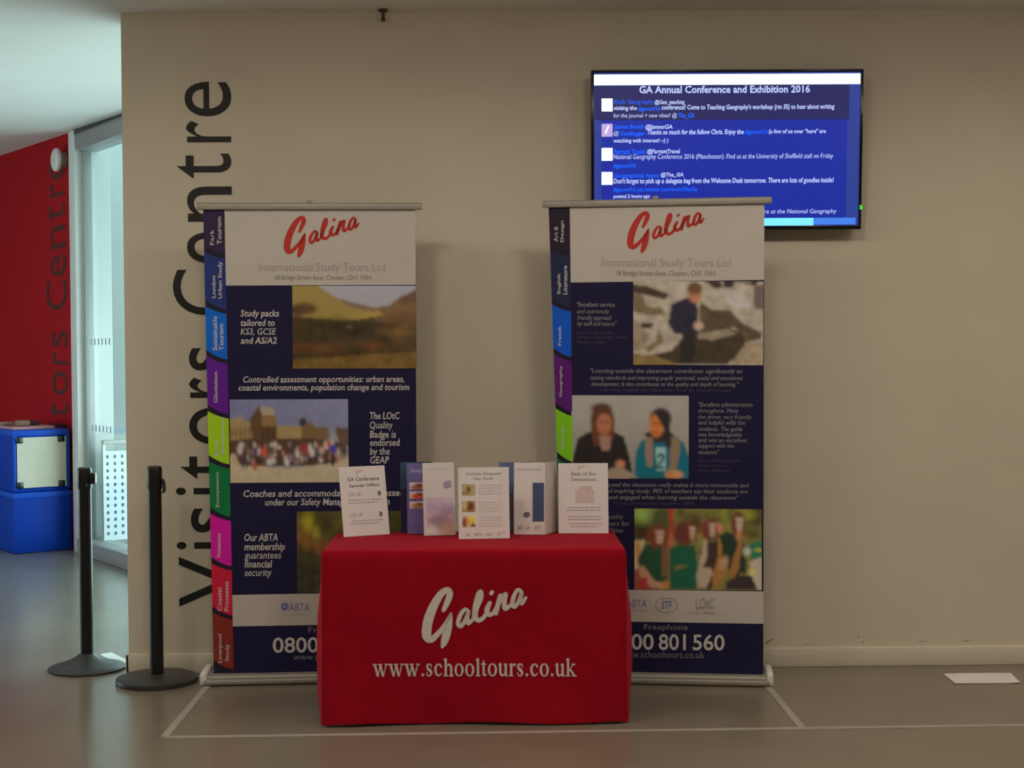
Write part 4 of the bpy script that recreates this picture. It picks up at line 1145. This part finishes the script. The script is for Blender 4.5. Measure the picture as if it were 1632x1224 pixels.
def front_off(x, z):
    """how far the front drop of the cloth stands off the table edge"""
    t = max(0.0, (TZ - z) / TZ)
    fx = (x - TX0) / (TX1 - TX0)
    o = 0.005 + 0.012 * t
    o += 0.006 * t * math.sin(5.0 * fx + 3.0 * t + 0.6) + 0.0045 * t * math.sin(11 * fx - 5.0 * t)
    o += 0.010 * t ** 3 * math.sin(9.0 * fx + 0.8) + 0.004 * t ** 5 * (abs(fx - 0.5) * 2) ** 3
    o += 0.004 * math.exp(-((fx - 0.10 - 0.22 * (1 - t)) / 0.035) ** 2) * t - 0.003 * math.exp(-((fx - 0.80 + 0.30 * t) / 0.06) ** 2) * t
    return o
def cloth():
    R = 0.012
    per = []
    cx = [(TX1 - R, TY0 + R, -90), (TX1 - R, TY1 - R, 0), (TX0 + R, TY1 - R, 90), (TX0 + R, TY0 + R, 180)]
    side = []
    def add(p, n, tagv): per.append((p, n, tagv))
    NF, NS = 120, 44
    for i in range(NF): add((TX0 + R + (TX1 - TX0 - 2 * R) * i / NF, TY0), (0, -1), ('f', i / NF))
    def corner(c, a0):
        for k in range(8):
            a = math.radians(a0 + 90 * k / 8)
            add((c[0] + R * math.cos(a), c[1] + R * math.sin(a)), (math.cos(a), math.sin(a)), ('c', a0, k / 8))
    corner(cx[0], -90)
    for i in range(NS): add((TX1, TY0 + R + (TY1 - TY0 - 2 * R) * i / NS), (1, 0), ('r', i / NS))
    corner(cx[1], 0)
    for i in range(NF): add((TX1 - R - (TX1 - TX0 - 2 * R) * i / NF, TY1), (0, 1), ('b', i / NF))
    corner(cx[2], 90)
    for i in range(NS): add((TX0, TY1 - R - (TY1 - TY0 - 2 * R) * i / NS), (-1, 0), ('l', i / NS))
    corner(cx[3], 180)
    n = len(per)
    def sm(a, b, x):
        t = max(0, min(1, (x - a) / (b - a))); return t * t * (3 - 2 * t)
    V = []; F = []
    nt = 30
    rings = []
    # top: inner rings scaled to the centre, then a rounded edge
    cxm, cym = (TX0 + TX1) / 2, (TY0 + TY1) / 2
    for k, sc in enumerate((0.15, 0.5, 0.8, 0.94)):
        rings.append([(cxm + (p[0] - cxm) * sc, cym + (p[1] - cym) * sc, TZ + 0.0008 * math.sin(p[0] * 9 + k)) for p, nn, tg in per])
    for a in (20, 50, 80):
        a = math.radians(a)
        rings.append([(p[0] - nn[0] * (0.010 - 0.012 * math.sin(a)), p[1] - nn[1] * (0.010 - 0.012 * math.sin(a)), TZ - 0.012 * (1 - math.cos(a))) for p, nn, tg in per])
    for j in range(1, nt + 1):
        t = j / nt
        ring = []
        for p, nn, tg in per:
            kind = tg[0]
            hem = 0.006
            if kind == 'f': hem = 0.007 + 0.006 * (0.5 + 0.5 * math.sin(tg[1] * 14))
            elif kind == 'r': hem = 0.006 + 0.18 * sm(0.0, 0.10, tg[1])
            elif kind == 'l': hem = 0.006 + 0.115 * sm(0.0, 0.10, 1 - tg[1])
            elif kind == 'b': hem = 0.10
            elif tg[1] in (0, 90): hem = 0.14
            top = TZ - 0.014
            z = top + (hem - top) * t
            tt = (TZ - z) / TZ
            if kind == 'f': off = front_off(p[0], z)
            elif kind in 'rl':
                q = tg[1] if kind == 'r' else 1 - tg[1]
                off = 0.005 + 0.006 * tt + (0.022 * sm(0, 0.5, tt) * (1 - 0.4 * sm(0.6, 1.0, tt))) * sm(0.0, 0.16, q) + 0.008 * tt * math.sin(q * 17)
            elif kind == 'c' and tg[1] in (-90, 180):
                off = 0.004 + 0.006 * tt
            else: off = 0.006 + 0.02 * tt
            ring.append((p[0] + nn[0] * off, p[1] + nn[1] * off, z))
        rings.append(ring)
    for r in rings: V += r
    for a in range(len(rings) - 1):
        for k in range(n):
            k2 = (k + 1) % n
            F.append((a * n + k, a * n + k2, (a + 1) * n + k2, (a + 1) * n + k))
    c = len(V); V.append((cxm, cym, TZ))
    for k in range(n): F.append((c, (k + 1) % n, k))
    root = empty('tablecloth', (cxm, cym, 0))
    tag(root, 'red cloth with white script logo draped over the small table', 'tablecloth')
    V = [(x - cxm, y - cym, z) for x, y, z in V]
    bm = bmesh.new()
    vs = [bm.verts.new(v) for v in V]
    for f in F: bm.faces.new([vs[i] for i in f])
    body = bm_obj('drape', bm, M_CLOTH, root, smooth=False)
    body.data.polygons.foreach_set('use_smooth', [True] * len(body.data.polygons))
    # printed lettering follows the front drop. photo pixels -> table front
    def fp(px, py):
        x = -0.662 + (px - 512.5) * (1.158 / 484.0)
        z = 0.674 - (py + (px - 750) * 0.007 - 877) * (0.674 / 278.5)
        return Vector((x - cxm, TY0 - front_off(x, z) - 0.0022 - cym, z))
    V, F = logo2d(); V = fit_rect(V, 671, 840, 1033, 936)
    mesh_obj('logo_lettering', [fp(x, y) for x, y in V], F, M_CLOTHINK, root)['label'] = 'white script logo'
    V, F = serif2d('www.schooltours.co.uk'); V = fit_rect(V, 592, 918, 1078.5, 1049)
    mesh_obj('web_address', [fp(x, y) for x, y in V], F, M_CLOTHINK, root)['label'] = 'white serif web address'
    return root
cloth()

# ------------------------------------------------------------------ leaflets on the table
class Leaf:
    """standing card: foot from (x0,y0) to (x1,y1) on the table, height h, leaning back"""
    def __init__(s, name, p, q, h, lean, label, cat, m=None, strut=True, th=0.002, z=TZ + 0.0025):
        p = Vector((*p, 0)); q = Vector((*q, 0))
        s.w = (q - p).length; s.h = h
        ang = math.atan2(q.y - p.y, q.x - p.x)
        s.root = empty(name, (p.x, p.y, z), ang)
        tag(s.root, label, cat, 'leaflets on the red table')
        s.lean = lean
        def L(u, v, d=0.0):   # u along foot 0..1, v up 0..1, d towards viewer
            return Vector((u * s.w, v * h * math.sin(lean) - d * math.cos(lean), v * h * math.cos(lean) - d * math.sin(lean) * 0))
        s.L = L
        bm = bmesh.new()
        vs = [bm.verts.new(L(u, v, d)) for d in (0, -th) for (u, v) in ((0, 0), (1, 0), (1, 1), (0, 1))]
        for f in ((0, 1, 2, 3), (7, 6, 5, 4), (0, 4, 5, 1), (1, 5, 6, 2), (2, 6, 7, 3), (3, 7, 4, 0)):
            bm.faces.new([vs[i] for i in f])
        s.card = bm_obj('card', bm, m or M_PAPER, s.root)
        if strut:
            t = h * 0.62
            bm = bmesh.new()
            y0 = t * math.sin(lean) + th + 0.001; z0 = t * math.cos(lean)
            yb = y0 + 0.075
            pts = [(s.w * .36, y0, z0), (s.w * .64, y0, z0), (s.w * .70, yb, 0.0), (s.w * .30, yb, 0.0)]
            A = [bm.verts.new(p_) for p_ in pts]; B = [bm.verts.new((a, b + 0.002, c_)) for a, b, c_ in pts]
            bm.faces.new(A); bm.faces.new(B)
            for k in range(4): bm.faces.new((A[k], A[(k + 1) % 4], B[(k + 1) % 4], B[k]))
            bm_obj('back_strut', bm, M_PAPER, s.root)
    def rect(s, name, u0, u1, v0, v1, m, d=0.0008):
        return mesh_obj(name, [s.L(u0, v0, d), s.L(u1, v0, d), s.L(u1, v1, d), s.L(u0, v1, d)], [(0, 1, 2, 3)], m, s.root)
    def text(s, name, lines, m, d=0.0010, shear=0.0, bold=0.0):
        parts = []
        for st, u0, u1, v0, v1 in lines:
            V, F = text2d(st, 2, shear, bold)
            parts.append((fit_rect(V, u0, u1, v0, v1), F))
        V, F = merge2d(parts)
        return mesh_obj(name, [s.L(x, y, d) for x, y in V], F, m, s.root)
    def logo(s, u0, u1, v0, v1, m):
        V, F = logo2d(); V = fit_rect(V, u0, u1, v0, v1)
        return mesh_obj('logo', [s.L(x, y, 0.001) for x, y in V], F, m, s.root)
    def body(s, rows, m, seed=1):
        """lines of print too small to read: short word-length bars"""
        rg = random.Random(seed)
        V = []; F = []
        for u0, u1, v in rows:
            u = u0
            while u < u1:
                w = rg.uniform(.03, .09); e = min(u + w, u1)
                b = len(V)
                V += [s.L(u, v, .001), s.L(e, v, .001), s.L(e, v + .012, .001), s.L(u, v + .012, .001)]
                F.append((b, b + 1, b + 2, b + 3))
                u = e + .018
        o = mesh_obj('small_print', V, F, m, s.root); o['kind'] = 'stuff'
        return o
    def pic(s, c, u0, u1, v0, v1):
        return canvas_mesh('photo', c, lambda fx, fy: s.L(u0 + (u1 - u0) * fx, v1 + (v0 - v1) * fy, .0009), s.root)
def small_pic(seed, base, blobs):
    c = Canvas(20, 16, A_(*base), seed)
    for x, y, rx, ry, col in blobs: c.ell(x, y, rx, ry, A_(*col), .4)
    c.mottle(6, .12)
    return c
rad = math.radians
# 1 tilted white card on the left
l1 = Leaf('leaflet', (-0.619, -0.570), (-0.437, -0.487), 0.288, rad(12), 'tilted white special offers card at the left end of the red table', 'leaflet')
l1.logo(.36, .52, .88, .96, M_PINKINK)
l1.text('heading', [('GA Conference', .16, .86, .79, .85), ('Special Offers', .20, .86, .69, .75)], M_INK, bold=0.02)
l1.text('offer_lettering', [('£50 off', .16, .44, .575, .63), ('£25 off', .16, .44, .275, .33)], M_PALEINK, shear=.15)
for v in (.60, .30):
    V, F = ribbon2d([(.84, v - .012, .07), (.84, v + .012, .07)])
    mesh_obj('round_mark', [l1.L(x, v + (y - v) * .8, .001) for x, y in V], F, mat('slate_ink', (.17, .18, .22), .5, noise=.05), l1.root)
l1.body([(.16, .9, .51), (.16, .8, .47), (.2, .9, .21), (.16, .8, .17)], M_PALEINK, 3)
# 2 booklets behind one another: teal, purple, white
l2a = Leaf('booklet', (-0.394, -0.440), (-0.262, -0.430), 0.294, rad(4), 'dark teal booklet standing behind the purple booklet', 'booklet', mat('teal_cover', (.045, .10, .17), .4, noise=.15, nscale=20), th=.006, strut=False)
l2a.rect('dark_panel', 0.0, .5, 0.0, .62, mat('navy_cover', (.025, .022, .08), .4, noise=.1))
l2 = Leaf('booklet', (-0.364, -0.487), (-0.235, -0.477), 0.292, rad(4), 'purple booklet with small photos, half hidden by a white leaflet', 'booklet', mat('purple_cover', (.20, .18, .47), .4, noise=.2, nscale=12), th=.006, strut=False)
for k, (v, col) in enumerate(((.63, (120, 70, 56)), (.50, (150, 60, 40)), (.36, (120, 84, 50)))):
    l2.pic(small_pic(30 + k, (150, 140, 146), [(.5, .7, .4, .4, col), (.6, .4, .2, .2, (90, 50, 40))]), .08, .62, v, v + .10)
l2.text('title', [('Study Tours', .12, .9, .86, .92)], M_TXTW)
l2b = Leaf('leaflet', (-0.291, -0.553), (-0.163, -0.520), 0.298, rad(4.5), 'white leaflet with pale blue pictures, in front of the purple booklet', 'leaflet', th=.003, strut=False)
l2b.text('heading', [('International Study Tours', .18, .9, .90, .925)], M_PALEINK)
M_LILAC = mat('lilac_ink', (.46, .43, .60), .5, noise=.12, nscale=30)
V, F = ribbon2d([(.70, .69, .10), (.86, .70, .10)]); mesh_obj('lilac_badge', [l2b.L(x, y, .001) for x, y in V], F, M_LILAC, l2b.root)
l2b.pic(small_pic(41, (132, 122, 146), [(.5, .2, .6, .3, (142, 132, 156))]), .1, .95, .30, .52)
l2b.pic(small_pic(42, (150, 132, 142), [(.4, .4, .35, .35, (112, 98, 112)), (.8, .7, .25, .25, (176, 126, 108)), (.15, .8, .2, .3, (186, 162, 158))]), .1, .97, .02, .29)
# 3 centre card with three photos
l3 = Leaf('leaflet', (-0.146, -0.665), (0.060, -0.655), 0.288, rad(8), 'white leaflet with a column of three photos, centre front of the table', 'leaflet')
l3.text('heading', [('Activities Geography', .15, .86, .885, .93), ('Day Guide', .30, .70, .815, .86)], M_PALEINK, bold=.02)
for k, (v, base, bl) in enumerate(((.61, (120, 112, 80), [(.5, .5, .14, .3, (84, 48, 34)), (.2, .8, .3, .2, (98, 94, 60))]), (.375, (120, 104, 66), [(.62, .5, .28, .4, (76, 38, 34)), (.2, .3, .2, .4, (132, 122, 96))]), (.165, (170, 150, 120), [(.2, .6, .2, .5, (88, 60, 48)), (.45, .5, .14, .4, (196, 96, 50)), (.75, .35, .25, .3, (196, 140, 60)), (.8, .85, .2, .2, (90, 70, 60))]))):
    l3.pic(small_pic(50 + k, base, bl), .07, .33, v, v + .155)
l3.body([(.40, .85, v) for v in (.74, .70, .66, .62, .50, .46, .42, .38, .29, .25, .21, .17)], mat('faint_ink', (.66, .62, .61), .5, noise=.02), 5)
l3.text('logo_row', [('GA', .14, .22, .035, .085), ('ABTA', .30, .46, .04, .08), ('LOtC', .53, .67, .04, .08)], M_PALEINK, bold=.02)
l3.logo(.75, .90, .035, .09, M_PINKINK)
# 4 blue booklet and folded leaflet
l4a = Leaf('booklet', (0.022, -0.468), (0.160, -0.455), 0.292, rad(5), 'blue booklet peeping out behind the folded leaflet', 'booklet', mat('slate_blue_cover', (.13, .20, .36), .4, noise=.15, nscale=20), th=.006)
l4a.rect('photo_strip', .05, .5, .15, .55, mat('dark_photo_strip', (.16, .12, .14), .45, noise=.4, nscale=40))
l4 = Leaf('leaflet', (0.078, -0.535), (0.206, -0.548), 0.296, rad(6), 'white folded leaflet with a tall blue panel on its front', 'leaflet', th=.002, strut=False)
l4.rect('blue_panel', .60, .97, .18, .72, mat('denim_ink', (.075, .12, .26), .45, noise=.12, nscale=30))
l4.text('heading', [('Educational Tours', .12, .88, .89, .925)], M_PALEINK)
V, F = ribbon2d([(.38, .27, .17), (.44, .28, .17)]); mesh_obj('round_emblem', [l4.L(x, .275 + (y - .275) * .45, .001) for x, y in V], F, mat('slate_ink', (0, 0, 0)), l4.root)
l4.text('logo_row', [('ABTA', .12, .30, .07, .12), ('GA', .38, .52, .07, .12)], M_PALEINK, bold=.02)
l4.logo(.66, .88, .06, .13, M_PINKINK)
# the folded-back half of that leaflet
bm = bmesh.new()
w4 = l4.w
pts = [l4.L(1, 0), l4.L(1, 1), l4.L(1, 1) + Vector((0.040, 0.085, 0)), l4.L(1, 0) + Vector((0.048, 0.125, 0))]
A = [bm.verts.new(p) for p in pts]; B = [bm.verts.new(p + Vector((-0.002, 0.0005, 0))) for p in pts]
bm.faces.new(A); bm.faces.new(B)
for k in range(4): bm.faces.new((A[k], A[(k + 1) % 4], B[(k + 1) % 4], B[k]))
bm_obj('back_fold', bm, mat('greyish_paper', (.70, .66, .64), .6, noise=.03), l4.root)
# 5 right card
l5 = Leaf('leaflet', (0.264, -0.510), (0.470, -0.520), 0.290, rad(8), 'white leaflet with pink block at the right end of the red table', 'leaflet')
l5.logo(.38, .54, .90, .97, M_PINKINK)
l5.text('heading', [('Best of the', .26, .76, .825, .88), ('Destinations', .26, .76, .745, .795)], M_PALEINK, bold=.02)
l5.rect('pink_block', .34, .72, .44, .62, mat('faint_pink_ink', (.76, .64, .62), .5, noise=.12, nscale=60))
l5.rect('pink_block', .40, .68, .62, .67, mat('faint_pink_ink', (0, 0, 0)))
l5.body([(.2, .86, .36), (.16, .84, .32), (.2, .88, .23), (.18, .84, .19), (.2, .86, .13), (.24, .8, .09)], M_PALEINK, 9)

# ------------------------------------------------------------------ scuffs on the main wall
def scuff(x, z, w, h, rot):
    V, F = ribbon2d([(-w / 2, 0, h * .3), (-w * .2, h * .2, h), (w * .2, -h * .1, h * .8), (w / 2, 0, h * .3)])
    c, s_ = math.cos(rot), math.sin(rot)
    return mesh_obj('scuff_mark', [(x + a * c - b * s_, -0.0006, z + a * s_ + b * c) for a, b in V], F, mat('scuff_grey', (.42, .36, .29), .7, noise=.25, nscale=60), wall)
for a in ((1.235, 0.115, .040, .010, .6), (1.66, 0.105, .012, .006, 1.3), (1.64, .13, .010, .006, 1.2), (2.13, 0.108, .03, .006, .1), (1.93, .107, .05, .003, 0), (1.42, .10, .06, .003, 0.02)):
    scuff(*a)
